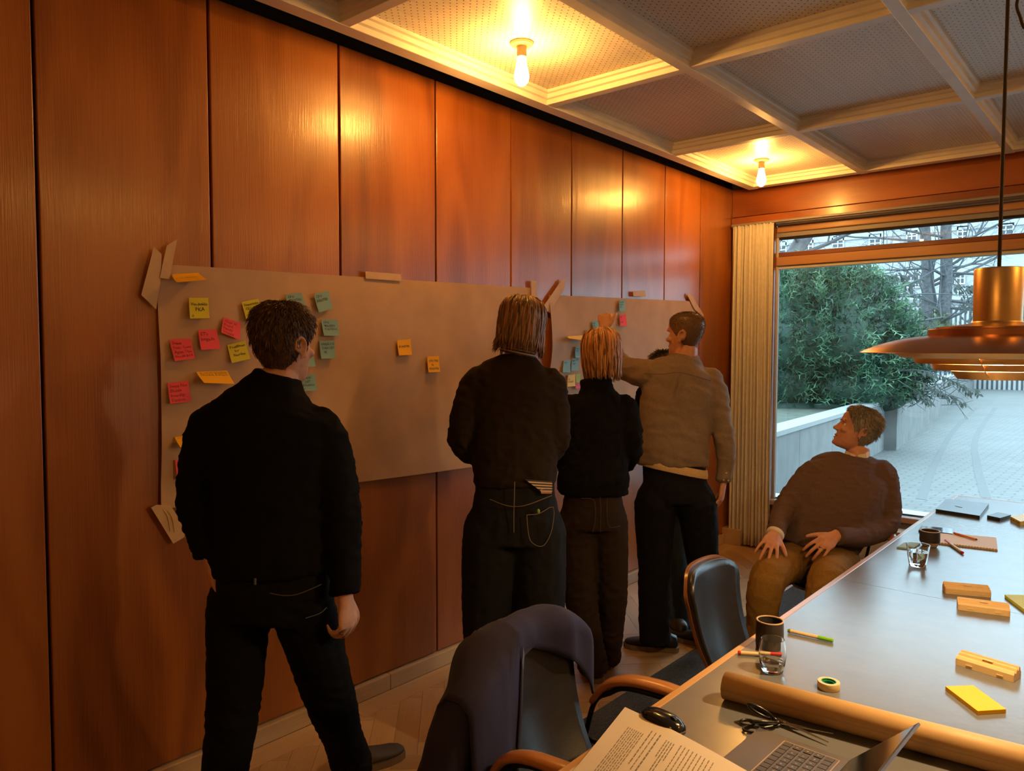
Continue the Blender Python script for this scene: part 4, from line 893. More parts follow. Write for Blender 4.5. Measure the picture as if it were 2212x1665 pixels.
for y in (1.5, 4.2):
    wm(MB().bbox((2.42, y-.05, .03), (2.54, y+.05, TZ-.03), .01), 'pedestal', STEEL); wm(MB().bbox((2.1, y-.06, .010), (2.86, y+.06, .035), .01), 'foot', STEEL)
# ------------------------------------------------------------------ chairs
LEA = mat('black_leather', (.018, .016, .015), .33, 0, .5, noise=.15, nscale=30, bump=.12, bscale=260)
SHELL = wood('chair_shell', (.20, .07, .02), (.36, .15, .045), (.48, .22, .07), 2, .32, .3, .8, .05)
ARMW = wood('chair_arm', (.22, .065, .018), (.42, .15, .04), (.52, .22, .07), 0, .3, .3, .9, .05)
CHROME = mat('chrome', (.6, .6, .6), .18, 1.)
def make_chair(label, loc, rz, group=None, wide=.21, ztop=.845, zbot=.44, arms=True, tilt=.0):
    c = thing('armchair', label, 'chair', loc, rz, group)
    def surf(u, v, off):      # u across -1..1, v from the foot to the top; bows backwards in the middle
        z = zbot + (ztop-zbot)*v; w_ = wide*(.72+.42*v-.14*v*v) if v < .8 else wide*1.0
        cu_ = 1.
        z2 = zbot + (ztop-zbot)*v*(1 - .17*abs(u)**6*v**3)
        return V(-.178 - .048*(1-u*u) - .03*v + .10*(1-v)**3 + off - tilt*v, u*w_*cu_, z2)
    def slab(o0, o1, k, n=16, m=14):
        f = [[surf((-1+2*i/n)*k, .5+(j/m-.5)*k, o0) for i in range(n+1)] for j in range(m+1)]; b_ = [[surf((-1+2*i/n)*k, .5+(j/m-.5)*k, o1) for i in range(n+1)] for j in range(m+1)]
        mb = MB(); mb.loft(f, False, False); mb.loft(b_, False, False); W_ = n+1
        per = [(0, i) for i in range(n+1)] + [(j, n) for j in range(1, m+1)] + [(m, i) for i in range(n-1, -1, -1)] + [(j, 0) for j in range(m-1, 0, -1)]
        mb.loft([[f[j][i] for j, i in per], [f[j][i]*.5+b_[j][i]*.5 for j, i in per], [b_[j][i] for j, i in per]], False); return mb
    slab(-.012, .0, 1.0).build('back_shell', SHELL, c, angle=50, weld=True); pad = slab(.001, .024, .955)
    pad.build('back_pad', LEA, c, smooth=True, weld=True)
    mb = MB(); mb.loft([[V(.02 + .235*math.copysign(abs(math.cos(a))**.55, math.cos(a))*k, .225*math.copysign(abs(math.sin(a))**.55, math.sin(a))*k, z) for a in np.linspace(0, 2*PI, 33)[:-1]] for k, z in ((.9, .395), (1, .405), (1, .44), (.96, .457), (.8, .462), (.4, .458))]); mb.build('seat', LEA, c, smooth=True)
    MB().loft([[V(.02 + .24*math.copysign(abs(math.cos(a))**.55, math.cos(a)), .23*math.copysign(abs(math.sin(a))**.55, math.sin(a)), z) for a in np.linspace(0, 2*PI, 33)[:-1]] for z in (.382, .394)]).build('seat_shell', SHELL, c, angle=50)
    if arms:
        for s in (-1, 1):
            y = s*.25
            mb = MB(); P_ = [V(-.145, y*.97, .568), V(-.10, y, .626), V(-.03, y*1.02, .656), V(.07, y*1.03, .662), V(.15, y*1.0, .658), V(.19, y*.95, .646)]
            mb.tube(P_, [.018, .023, .027, .028, .026, .012], 10, 4, flat=.55); mb.build('armrest', ARMW, c, smooth=True)
            mb = MB(); mb.tube([V(-.16, y*.90, .46), V(-.135, y*.96, .57), V(-.09, y*.98, .606), V(-.03, y, .634), V(.13, y, .637)], .008, 8, 4); mb.tube([V(.05, y*.85, .40), V(-.06, y*.97, .44), V(-.16, y*.9, .46)], .008, 8, 3); mb.build('arm_bracket', STEEL, c, smooth=True)
    MB().tube([V(-.02, 0, .385), V(-.12, 0, .40), V(-.19, 0, .46), V(-.228, 0, .56)], [.02, .018, .015, .012], 8, 3).build('back_bracket', STEEL, c, smooth=True)
    MB().lathe([(.0, .05), (.028, .05), (.028, .2), (.022, .2), (.022, .384), (0, .384)], n=20).build('column', CHROME, c, angle=40)
    for k in range(5):
        a = 2*PI*k/5+.3; d = V(math.cos(a), math.sin(a), 0); mb = MB(); mb.tube([d*.02 + UP*.085, d*.16 + UP*.075, d*.27 + UP*.062], [.018, .015, .011], 8, 3)
        leg = mb.build('base_leg', CHROME, c, smooth=True); w2 = MB(); s = V(-d.y, d.x, 0)
        for q in (-.014, .014): w2.tube([d*.27 + s*(q-.009) + UP*.0345, d*.27 + s*(q+.009) + UP*.0345], .0255, 14)
        w2.build('caster', STEEL, leg)
    return c
RZ = .0092
make_chair('black leather armchair with wooden shell, empty, tucked against the table', (1.775, 2.48, RZ), .02, wide=.195, ztop=.855, arms=False)
make_chair('black leather armchair nearest the camera with the navy jacket over its back', (1.67, 1.593, RZ), .08, wide=.205, ztop=.845)
cs = A(1795, 1200, 4.05); make_chair('armchair under the seated person in the brown sweater', (cs.x, cs.y, RZ), math.atan2(-FV.y-.25, -FV.x-.02), wide=.17, ztop=.74)
make_chair('dark armchair at the far short end of the table by the window', (2.36, 5.40, RZ), -PI/2, wide=.20, ztop=.80)
# ------------------------------------------------------------------ jacket over the near chair
NAVY = mat('navy_wool', (.024, .021, .056), .8, 0, .25, noise=.15, nscale=300, bump=.2, bscale=800, Sheen__Weight=.05)
LIN = mat('navy_lining', (.045, .042, .075), .5)
def jacket():
    J = thing('jacket', 'navy blue jacket draped over the back of the nearest armchair', 'jacket', (1.67, 1.593, .5), .08)
    c, s = math.cos(.08), math.sin(.08)
    def lw(p): return V(1.67 + p.x*c - p.y*s, 1.593 + p.x*s + p.y*c, p.z)
    n, m = 44, 40
    def P_(u, v):
        # u: -1 (near side, left in the picture) .. 1 (far side); v: 0 front edge .. 1 hem behind
        y = u*(.25 if u > 0 else .325); yy = abs(u)
        ridge = .885 - .015*max(0, u) - .19*max(0, -u-.40)**1.2 - .30*max(0, u-.6)**1.6
        xb = -.200 - .050*(1-min(1, yy*1.1)**2)
        fd = .030 + .10*yy if u > -.15 else .03 + .5*min(1, ((-u-.15)/.36))**1.3
        fd = min(fd, .50) if u <= -.15 else fd + .03*max(0, u-.3)
        th = .030 + .035*max(0, .9-abs(yy-.55)*2.0)      # shoulder padding
        bd = .56 + .05*math.sin(u*4)
        tot = fd + bd + .12; d = v*tot
        if d < fd: x = xb + th + .025 + .018*(fd-d) ; z = ridge - .05 - (fd-d)
        elif d < fd+.12:
            a = (d-fd)/.12*PI; x = xb + (th+.025)*math.cos(a)*1.0 - .0; z = ridge - .05 + .05*math.sin(a)
        else: q = d-fd-.12; x = xb - th - .025 - .06*q - .05*math.sin(min(1, q*2.2)*PI*.5)*max(0, yy-.2); z = ridge - .05 - q
        k = max(0, v-.35)
        x += .008*math.sin(u*7+1)*k + .0025*math.sin(u*15+z*9); y += .006*math.sin(z*15+u*3)*k - .04*u*(max(0, .8-z))
        return V(x, y, z)
    f = [[lw(P_(-1+2*i/n, j/m)) for i in range(n+1)] for j in range(m+1)]
    mb = MB(); mb.loft(f, False, False); o = mb.build('shell', [NAVY], J, True, smooth=True)
    off = Vector(J.location); o.parent = J
    # undo the rotation of the root for vertices given in world places
    o.matrix_local = Matrix.Rotation(-.08, 4, 'Z')
    so = o.modifiers.new('t', 'SOLIDIFY'); so.thickness = .006; so.offset = -1
    sb = MB(); q = [lw(V(-.20, -.225, .795)), lw(V(-.215, -.285, .725)), lw(V(-.235, -.330, .58)), lw(V(-.24, -.340, .42)), lw(V(-.235, -.335, .30))]
    sb.tube(q, [.015, .064, .068, .062, .055], 14, 5, flat=.85); v, fc, e = np.array([list(p) for p in sb.v]), sb.f, None
    v = fold(v, sb.f[:-2], .004, (5, 5, 8), [(tuple(q[2]), .15, .005)], 5); sl = MB(); sl.v = [tuple(p) for p in v]; sl.f = sb.f; sl.mi = [0]*len(sb.f)
    o = sl.build('sleeve', NAVY, J, True, smooth=True); o.matrix_local = Matrix.Rotation(-.08, 4, 'Z')
    # lapel seam / facing along the front edge, and collar roll
    lp = MB(); e0 = [lw(P_(-1+2*(5+i)/n, 0.0) + V(.004, 0, .0)) for i in range(0, 14)]
    e1 = [lw(P_(-1+2*(5+i)/n, .07) + V(.006, 0, .0)) for i in range(0, 14)]
    lp.loft([e0, [(a+b)/2 + V(.006, 0, 0) for a, b in zip(e0, e1)], e1], False, False); o = lp.build('lapel', LIN, J, True, smooth=True); o.matrix_local = Matrix.Rotation(-.08, 4, 'Z'); so = o.modifiers.new('t', 'SOLIDIFY'); so.thickness = .003
    cl = MB(); e = [lw(P_(-.55+1.1*i/20, .0)) for i in range(21)]
    top = [lw(V(-.250 + .045*(-.55+1.1*i/20)**2, (-.55+1.1*i/20)*.28, .889 - .05*(-.55+1.1*i/20)**2)) for i in range(21)]
    bk = [p + V(-.045*c, -.045*s, -.045) for p in top]
    cl.loft([[p + V(.03*c, .03*s, -.03) for p in top], top, bk], False, False); o = cl.build('collar', NAVY, J, True, smooth=True); o.matrix_local = Matrix.Rotation(-.08, 4, 'Z'); so = o.modifiers.new('t', 'SOLIDIFY'); so.thickness = .006
jacket()
# ------------------------------------------------------------------ things on the table
Z = TZ + .0005
def zq(x, y, h=0.): return onZ(x, y, Z+h)
def glass(loc, prof_o, prof_i, wl_, label):
    t = thing('drinking_glass', label, 'glass', loc); G = glass_mat('clear_glass', (.98, .99, .98), 1.45); Wm = glass_mat('water', (.97, .98, .98), 1.33)
    MB().lathe(prof_o + prof_i[::-1], n=40).build('tumbler', G, t, smooth=True, angle=50)
    wp = [(max(0, r-.0004), z) for r, z in prof_i if z < wl_]; rr = np.interp(wl_, [z for r, z in prof_i], [r for r, z in prof_i])
    MB().lathe([(.0003, prof_i[0][1]+.0003)] + [(r, z+.0003) for r, z in wp[1:]] + [(rr-.0004, wl_), (.0003, wl_)], n=40).build('water', Wm, t, smooth=True, angle=50)
gl = zq(1668, 1449)
glass(gl, [(.0002, 0), (.026, 0), (.029, .003), (.034, .025), (.0365, .048), (.035, .068), (.0305, .09)], [(.0002, .010), (.025, .010), (.031, .026), (.0345, .048), (.033, .068), (.029, .0898)], .030, 'barrel shaped glass with a little water standing before the near black mug')
gl2 = zq(1982, 1222)
glass(gl2, [(.0002, 0), (.029, 0), (.031, .002), (.0375, .04), (.044, .088)], [(.0002, .012), (.028, .012), (.0345, .04), (.0418, .0878)], .060, 'tapered water glass standing before the far dark cup')
MUG = mat('mug_black', (.022, .017, .014), .55, noise=.15, nscale=60)
RIMC = mat('mug_rim', (.40, .26, .13), .5)
def mug(loc, label, prof, band=None, rim=.0015):
    t = thing('mug', label, 'cup', loc); o = prof; i = [(r-.0035, z) for r, z in prof if z > .008][::-1]
    MB().lathe([(.0003, 0)] + o + [(i[0][0], o[-1][1])] + i[0:-1] + [(i[-1][0]-.004, .008), (.0003, .008)], n=40).build('cup_body', MUG, t, smooth=True, angle=45)
    r, z = prof[-1]; MB().lathe([(r+.0004, z-.0022), (r+.0006, z+.0006), (r-.0040, z+.0006), (r-.0041, z-.0022)], n=40).build('rim', RIMC, t, smooth=True)
    if band: MB().lathe([(np.interp(z, [q[1] for q in prof], [q[0] for q in prof])+.0005, z) for z in np.linspace(band[0], band[1], 8)], n=40).build('bare_foot', mat('raw_clay', (.42, .30, .19), .7), t, smooth=True)
mug(zq(1662, 1400), 'plain black mug near the wooden table edge, behind the barrel glass', [(.034, 0), (.038, .003), (.0395, .02), (.0395, .05), (.0385, .085)])
mug(zq(2008, 1180), 'dark cup with bare clay foot, before the spiral notepad', [(.026, 0), (.029, .003), (.040, .022), (.0415, .03), (.0405, .072)], (.003, .0225))
WHT = mat('marker_body', (.72, .52, .27), .45)
def marker(p0, p1, cap, end, label, r=.0062, cl=.30, name='marker', cat='pen', body=None, tip=False):
    p0, p1 = Vector(p0), Vector(p1); c_ = (p0+p1)/2; t = thing(name, label, cat, (c_.x, c_.y, TZ)); d = (p1-p0); ln = d.length; d.normalize()
    q = lambda a: p0 + d*a*ln + UP*(r+.0002)
    MB().tube([q(.06), q(1-cl)], r*.94, 14).build('barrel', body or WHT, t, True, angle=40)
    MB().tube([q(1-cl), q(.985), q(1)], [r, r, r*.7], 14).build('cap', cap, t, True, angle=40)
    if tip: MB().tube([q(.06), q(.0)], [r*.9, r*.15], 12).build('tip', end, t, True, angle=40)
    else: MB().tube([q(0), q(.01), q(.06)], [r*.75, r*.97, r*.97], 14).build('end_plug', end, t, True, angle=40)
REDP = mat('red_plastic', (.55, .012, .02), .35); GRNP = mat('green_plastic', (.20, .48, .02), .35); OLV = mat('olive_plastic', (.16, .20, .03), .4)
marker(zq(1594, 1414), zq(1693, 1421), REDP, REDP, 'cream marker with red cap lying behind the barrel glass')
marker(zq(1702, 1366), zq(1800, 1388), GRNP, OLV, 'cream marker with green cap on the middle of the table', cl=.33)
marker(zq(2080, 1197), zq(2042, 1170), REDP, REDP, 'cream marker with red cap leaning by the spiral notepad')
marker(zq(2112, 1168, .0072), zq(2060, 1153, .0072), mat('orange_plastic', (.75, .20, .02), .35), mat('pen_tip', (.05, .04, .04), .3), 'orange ballpoint pen lying across the spiral notepad', r=.005, cl=.45, name='pen', body=mat('orange_body', (.72, .28, .03), .4), tip=True)
# roll of brown paper
a, b = zq(1566, 1508), zq(2212, 1683); d = (b-a).normalized(); RR = .034
pr = thing('paper_roll', 'long roll of brown paper lying across the near end of the table', 'paper roll', (a.x, a.y, TZ))
ROLLM = mat('roll_kraft', (.55, .33, .13), .55, noise=.04, nscale=8)
ra = a + UP*(RR); rb = ra + d*1.02; mb = MB(); S_ = d.cross(UP).normalized(); prof = []
for k in range(60):
    an = 2*PI*2.2*k/59; r_ = RR - .0012*(k/59)*3 if k else RR; prof.append((S_*math.cos(an) + UP*math.sin(an))*(RR - .0030*k/59))
mb.loft([[ra + p for p in prof], [rb + p for p in prof]], False, False); o = mb.build('rolled_sheet', ROLLM, pr, True, smooth=True); so = o.modifiers.new('t', 'SOLIDIFY'); so.thickness = .0006
# roll of tape
t = thing('tape_roll', 'small roll of cream tape with green core', 'tape', zq(1790, 1486)); MB().lathe([(.0185, 0), (.027, 0), (.0275, .001), (.0275, .0175), (.027, .0185), (.0185, .0185)], n=40).build('tape', mat('cream_tape', (.70, .50, .22), .4), t, angle=40)
MB().lathe([(.0125, .0), (.0183, .0), (.0183, .0183), (.0165, .0183), (.0163, .014), (.0125, .014), (.0125, 0)], n=36).build('core', mat('green_core', (.015, .22, .09), .4), t, angle=40)
# scissors: two blades with handles, propped on edge as in the photograph
SC_ = thing('scissors', 'black scissors with long steel blades lying beside the paper roll', 'scissors', zq(1690, 1560))
piv = zq(1693, 1563, .006); tipd = (zq(1795, 1600, .006)-piv)
for k, (tp, hc, rx, mth) in enumerate(((zq(1800, 1585, .004), zq(1642, 1536, .028), .030, 0), (zq(1790, 1604, .006), zq(1650, 1560, .015), .033, 1))):
    dz = (tp-piv); sd = V(-dz.y, dz.x, 0).normalized(); mb = MB()
    mb.prism([piv - dz*.18 + sd*.007 + UP*.003*k, piv + sd*.007 + UP*.003*k, tp + sd*.0005, tp - sd*.0008, piv - sd*.005 + UP*.003*k, piv - dz*.18 - sd*.004 + UP*.003*k], (0, 0, .002)); mb.build('blade', mat('scissor_steel', (.45, .40, .34), .25, 1.), SC_, True)
    hd = (hc-piv); hd2 = hd.normalized(); hs = V(-hd2.y, hd2.x, 0).normalized()*(.6) + UP*(.8 if k == 0 else .35); hs.normalize()
    pts = [hc + hd2*rx*math.cos(an) + hs*.015*math.sin(an) for an in np.linspace(0, 2*PI, 21)]
    mb = MB(); mb.tube(pts, .0038, 8, 1); mb.tube([hc - hd2*rx, piv - dz*.1 + UP*.002], [.005, .0045], 8); mb.build('handle', mat('black_plastic', (.012, .012, .012), .3), SC_, True, smooth=True)
MB().lathe([(.0002, .008), (.004, .008), (.004, .0), (.0002, 0)], piv, 14).build('pivot_screw', CHROME, SC_, True)
# third loop: second, smaller pair of scissors below
S2_ = thing('scissors', 'smaller black scissors half under the larger pair', 'scissors', zq(1660, 1575)); hc = zq(1622, 1572, .004)
e_ = zq(1700, 1566, .002); dd = (e_-hc).normalized(); sd = V(-dd.y, dd.x, 0)
for k, (off, el) in enumerate(((-.004, .021), (.022, .018))):
    h2 = hc + sd*off*1.2 + dd*(.006*k); mb = MB(); mb.tube([h2 + dd*el*math.cos(an) + sd*.013*math.sin(an) for an in np.linspace(0, 2*PI, 21)], .0028, 8, 1)
    mb.tube([h2 + dd*el, hc + dd*.06, hc + dd*.075 + UP*.002], [.0035, .004, .003], 8, 3); mb.build('handle', MATS['black_plastic'], S2_, True, smooth=True)
mb = MB(); mb.prism([hc + dd*.06 + sd*.004, hc + dd*.06 - sd*.004, hc + dd*.13 - sd*.001], (0, 0, .0015)); mb.build('blade', MATS['scissor_steel'], S2_, True)
# sticky pads
def pad(px, m, label, h=.009, n=1):
    q = [zq(*p) for p in px]; c_ = sum(q, V(0, 0, 0))/4; t = thing('sticky_pad', label, 'sticky notes', (c_.x, c_.y, TZ)); MB().prism(q, (0, 0, h)).build('leaves', MATS[m], t, True)
    MB().prism([p + UP*(h+.0002) + (p-c_)*.004 for p in q], (0, 0, .0006)).build('top_leaf', MATS[m], t, True); return t
mat('pad_amber', (.85, .48, .005), .6, spec=.25); mat('pad_lime', (.62, .66, .10), .6, spec=.25); mat('pad_mint', (.30, .46, .38), .6, spec=.25); mat('pad_green2', (.34, .50, .34), .6)
pad([(2042, 1490), (2102, 1488), (2173, 1540), (2112, 1544)], 'pad_amber', 'amber yellow sticky note pad on the right part of the table')
pad([(2170, 1290), (2235, 1291), (2262, 1322), (2212, 1322)], 'pad_lime', 'lime yellow sticky note pad at the right picture border')
pad([(1937, 1184), (1955, 1174), (1988, 1177), (1972, 1188)], 'pad_mint', 'mint green sticky note pad beside the far dark cup', .006)
# pale plastic pen trays: three ridged bars
TRAY = mat('tray_beige', (.72, .50, .24), .5, noise=.05, nscale=50)
def tray(a, b, label, ridges=((-.034, .030), (-.012, .028), (.010, .024), (.030, .018))):
    a, b = Vector(a), Vector(b); d = (b-a).normalized(); s = V(-d.y, d.x, 0); ln = (b-a).length; c_ = (a+b)/2
    t = thing('pen_case', label, 'case', (c_.x, c_.y, TZ), 0)
    prof = [(0, 0), (0, .019), (.005, .025), (.010, .027), (.0115, .0215), (.018, .022), (.021, .030), (.026, .032), (.0275, .0265), (.034, .027), (.037, .034), (.043, .033), (.046, .023), (.051, .018), (.051, 0)]
    mb = MB(); mb.prism([a + s*x + UP*z for x, z in prof], d*ln); mb.build('case_body', TRAY, t, True)
    mb = MB(); mb.bbox((0, 0, 0), (.026, .006, .0015), .0005, Matrix.Translation(a + d*(ln*.42) + s*.0175 + UP*.0305) @ Matrix(((d.x, s.x, 0, 0), (d.y, s.y, 0, 0), (0, 0, 1, 0), (0, 0, 0, 1)))); mb.build('latch', TRAY, t, True)
    for q in (.18, .72): MB().bbox((0, 0, 0), (.016, .002, .003), .0005, Matrix.Translation(a + d*(ln*q) - s*.002 + UP*.007) @ Matrix(((d.x, s.x, 0, 0), (d.y, s.y, 0, 0), (0, 0, 1, 0), (0, 0, 0, 1)))).build('rib', TRAY, t, True)
    for q in (0, ln): MB().prism([a + d*(q-.0015) + s*x + UP*(z*.93+.0005) for x, z in prof], d*.003).build('end_plate', TRAY, t, True)
tray(zq(2043, 1282), zq(2140, 1291), 'beige ridged pen case farthest from the camera')
tray(zq(2070, 1317), zq(2181, 1332), 'beige ridged pen case in the middle, beside the lime pad')
tray(zq(2065, 1436), zq(2188, 1474), 'beige ridged pen case nearest the camera, above the amber pad')
# notebook, phone, eyeglass case, wallet, far laptop, tape measure
nb = [zq(2002, 1172), zq(2155, 1190), zq(2152, 1164), zq(2030, 1152)]; c_ = sum(nb, V(0, 0, 0))/4; t = thing('notebook', 'open spiral bound notepad with cream pages behind the far dark cup', 'notebook', (c_.x, c_.y, TZ))
MB().prism(nb, (0, 0, .007)).build('pages', mat('notepad_paper', (.74, .52, .30), .7), t, True)
for k in range(24):
    p = nb[0].lerp(nb[1], (k+.5)/24) + UP*.0065; dn = (nb[3]-nb[0]).normalized(); mb = MB(); mb.tube([p + dn*.004 + UP*.001, p + UP*.0035, p - dn*.005 + UP*.0005, p - dn*.004 - UP*.004], .0011, 5, 2); mb.build('spiral_ring', mat('brass_wire', (.5, .33, .15), .3, 1.), t, True, smooth=True)
def slab_thing(name, px, h, m, label, cat, bev=.003, part='case', z0=0.):
    q = [zq(*p) for p in px]; c_ = sum(q, V(0, 0, 0))/4; t = thing(name, label, cat, (c_.x, c_.y, TZ)); MB().prism([p + UP*z0 for p in q], (0, 0, h)).build(part, m, t, True); return t, q
GL = mat('black_gloss', (.015, .017, .02), .12)
t, q = slab_thing('phone', [(1984, 1149), (2058, 1157), (2062, 1146), (1990, 1139)], .009, GL, 'black smartphone lying behind the far dark cup', 'phone'); MB().prism([p.lerp(sum(q, V(0, 0, 0))/4, .06) + UP*.0092 for p in q], (0, 0, .0006)).build('screen', mat('phone_screen', (.01, .012, .016), .05), t, True)
LAPM = mat('laptop_dark', (.055, .06, .068), .34, .5)
t, q = slab_thing('laptop', [(2021, 1106), (2116, 1121), (2136, 1094), (2044, 1083)], .009, LAPM, 'closed dark laptop at the far end of the table', 'laptop', part='base')
MB().prism([p + UP*.0105 for p in q], (0, 0, .007)).build('lid', LAPM, t, True); cc = sum(q, V(0, 0, 0))/4
MB().tube([cc + V(.035*math.cos(an), .035*math.sin(an), .0176) for an in np.linspace(PI*1.0, PI*1.55, 7)], .0022, 5).build('lid_mark', mat('dark_mark', (.02, .025, .03), .3), t, True)
t, q = slab_thing('wallet', [(2132, 1120), (2160, 1126), (2184, 1119), (2156, 1113)], .010, mat('dark_leather', (.03, .035, .042), .4), 'dark folded wallet between the laptop and the yellow pack', 'wallet', part='lower_flap'); MB().prism([p + UP*.0108 for p in q], (0, 0, .007)).build('upper_flap', MATS['dark_leather'], t, True)
YP = mat('yellow_print', (.80, .60, .01), .45); ym = [zq(2182, 1124), zq(2204, 1136), zq(2250, 1126), zq(2222, 1116)]; cc = sum(ym, V(0, 0, 0))/4
t = thing('pack', 'yellow printed pack at the right border near the far end', 'pack', (cc.x, cc.y, TZ)); MB().prism(ym, (0, 0, .022)).build('box', YP, t, True)
mb = MB(); vs, fs = text_geo('PAGE'); e0, e1 = ym[0], ym[1]; wv = max(x for x, y in vs)
mb.add([e0.lerp(e1, .08 + .84*x/wv) + UP*(.005 + y*.014) + (e0-cc).normalized()*.0009 for x, y in vs], fs); mb.build('lettering', INK, t, True)
# near laptop: grey body, keys, thin screen seen from the side
LG = mat('laptop_grey', (.085, .080, .095), .45, .3)
la, lb = zq(1560, 1630), zq(1640, 1584); ex = (zq(1836, 1655)-lb); ex.normalize(); ey = (la-lb); dep_ = .235; ey = (ey - ex*ey.dot(ex)).normalized(); W_ = .31
lt = thing('laptop', 'open grey laptop at the bottom of the picture, its screen edge on', 'laptop', (lb.x, lb.y, TZ))
fr = lambda u, v, h: lb + ex*u + ey*v + UP*h
LX = .31; LD = .20
# the hinge side is away along ex; palm rest nearest lb
MB().prism([fr(0, 0, .001), fr(.20, 0, .001), fr(.20, LX, .001), fr(0, LX, .001)], (0, 0, .013)).build('base', LG, lt, True)
MB().prism([fr(.066, .018, .0141), fr(.187, .018, .0141), fr(.187, LX-.018, .0141), fr(.066, LX-.018, .0141)], (0, 0, .0004)).build('keyboard_bed', mat('bed_trim', (.35, .28, .2), .4, .6), lt, True)
MB().prism([fr(.0685, .0205, .0146), fr(.1845, .0205, .0146), fr(.1845, LX-.0205, .0146), fr(.0685, LX-.0205, .0146)], (0, 0, .0003)).build('keyboard_deck', LG, lt, True)
KEY = mat('key_dark', (.03, .028, .033), .5); KL = mat('key_print', (.45, .42, .4), .6); me_k = None; LET = ['QWERTYUIOP', 'ASDFGHJKL', 'ZXCVBNM']
for r_ in range(5):
    for k in range(14):
        u0 = .170 - r_*.0225; v0 = .024 + k*.0188 + (0, .004, .006, .010, 0)[r_]*(k > 0)
        if v0 > LX-.038: continue
        mb = MB(); mb.prism([fr(u0-.0085, v0, .0150), fr(u0+.0085, v0, .0150), fr(u0+.0085, v0+.0165, .0150), fr(u0-.0085, v0+.0165, .0150)], (0, 0, .0016)); ko = mb.build('key', KEY, lt, True)
        if 1 <= r_ <= 3 and k < len(LET[r_-1]):
            vs, fs = text_geo(LET[r_-1][k]); mb = MB(); mb.add([fr(u0 - .003 + y*.006, v0 + .0105 - x*.006, .01672) for x, y in vs], fs); mb.build('key_letter', KL, ko, True)
sa = 2.37; su = lambda v, t_, h=0.: fr(.2005, v, .014) + ex*(-math.cos(sa)*t_) + UP*(math.sin(sa)*t_) + (ex*math.sin(sa) + UP*math.cos(sa))*h
mb = MB(); mb.prism([su(0, .002), su(LX, .002), su(LX, .18), su(0, .18)], (ex*math.sin(sa) + UP*math.cos(sa))*.005); mb.build('lid', LG, lt, True)
mb = MB(); mb.prism([su(.008, .012, -.0008), su(LX-.008, .012, -.0008), su(LX-.008, .173, -.0008), su(.008, .173, -.0008)], (ex*math.sin(sa) + UP*math.cos(sa))*.0007); mb.build('screen', GL, lt, True)
# mouse
mc = zq(1432, 1572); t = thing('computer_mouse', 'black computer mouse with silver trim at the wooden table edge', 'mouse', (mc.x, mc.y, TZ), -.15)
mb = MB(); mb.loft([[V(.058*math.copysign(abs(math.cos(a))**.8, math.cos(a))*k+dx, .031*math.copysign(abs(math.sin(a))**.8, math.sin(a))*k, z) for a in np.linspace(0, 2*PI, 29)[:-1]] for k, z, dx in ((.88, .001, 0), (1, .006, 0), (1., .013, 0), (.93, .024, -.002), (.75, .032, -.004), (.45, .0365, -.006), (.12, .038, -.007))]); mb.build('shell', MATS['black_gloss'], t, smooth=True)
mb = MB(); mb.loft([[V(.0592*math.copysign(abs(math.cos(a))**.8, math.cos(a)), .0322*math.copysign(abs(math.sin(a))**.8, math.sin(a)), z) for a in np.linspace(0, 2*PI, 29)[:-1]] for z in (.0125, .015)], False); mb.build('silver_trim', CHROME, t, smooth=True)
MB().tube([V(.030, -.004, .030), V(.030, .004, .030)], .009, 14).build('wheel', STEEL, t)
# printed sheets
PAP = mat('printer_paper', (.72, .60, .44), .75, noise=.02, nscale=6)
def printed(px, h, label, rows, lift=.0):
    q = [onZ(*p, Z+(h[k] if isinstance(h, (list, tuple)) else h)) for k, p in enumerate(px)]; c_ = sum(q, V(0, 0, 0))/4; t = thing('printed_sheet', label, 'paper', (c_.x, c_.y, TZ)); n = 8
    S = lambda u, v, o=0.: q[0].lerp(q[1], u).lerp(q[3].lerp(q[2], u), v) + UP*(o + lift*(math.sin(PI*u)*.35 + (1-u)*(1-v)*(1-v)*.6))
    vs = [S(i/n, k/n) for k in range(n+1) for i in range(n+1)]; f = [(k*(n+1)+i, k*(n+1)+i+1, (k+1)*(n+1)+i+1, (k+1)*(n+1)+i) for k in range(n) for i in range(n)]; Nn = len(vs)
    MB().add(vs + [p - UP*.0003 for p in vs], f + [(a+Nn, d+Nn, c+Nn, b+Nn) for a, b, c, d in f]).build('sheet', PAP, t, True, smooth=True)
    if rows:
        r = random.Random(5); mb = MB()
        for (u0, v0, v1, hgt) in rows:
            v = v0
            while v < v1:
                l = r.uniform(.012, .045); e = min(v1, v+l); mb.add([S(u0, v, .0008), S(u0+hgt, v, .0008), S(u0+hgt, e, .0008), S(u0, e, .0008)], [(0, 1, 2, 3)]); v = e + .009
        mb.build('printed_text', mat('print_ink', (.22, .18, .13), .7), t, True)
    return t
printed([(1230, 1665), (1265, 1625), (1700, 1700), (1500, 1760)], .0, 'lower paper sheet peeping out at the table edge under the printed page', [], .0)
rows = [(.13+.018*k, .16, .16 + (.80 if k != 6 else .4), .006) for k in range(8)] + [(.30, .10, .45, .008), (.335, .10, .50, .006), (.37, .10, .95, .010)] + [(.43+.02*k, .12, .3+.25*((k*7) % 3), .007) for k in range(4)] + [(.54+.030*k, .1, .62 - .2*(k % 3 == 2), .006) for k in range(9)]
pp = [(1350, 1534), (1618, 1667), (1500, 1900), (1170, 1745)]
printed(pp, [.006, .019, .019, .006], 'printed white page of text lying over the near table corner', [(a, c0, c1, h) for a, c0, c1, h in rows], .014)
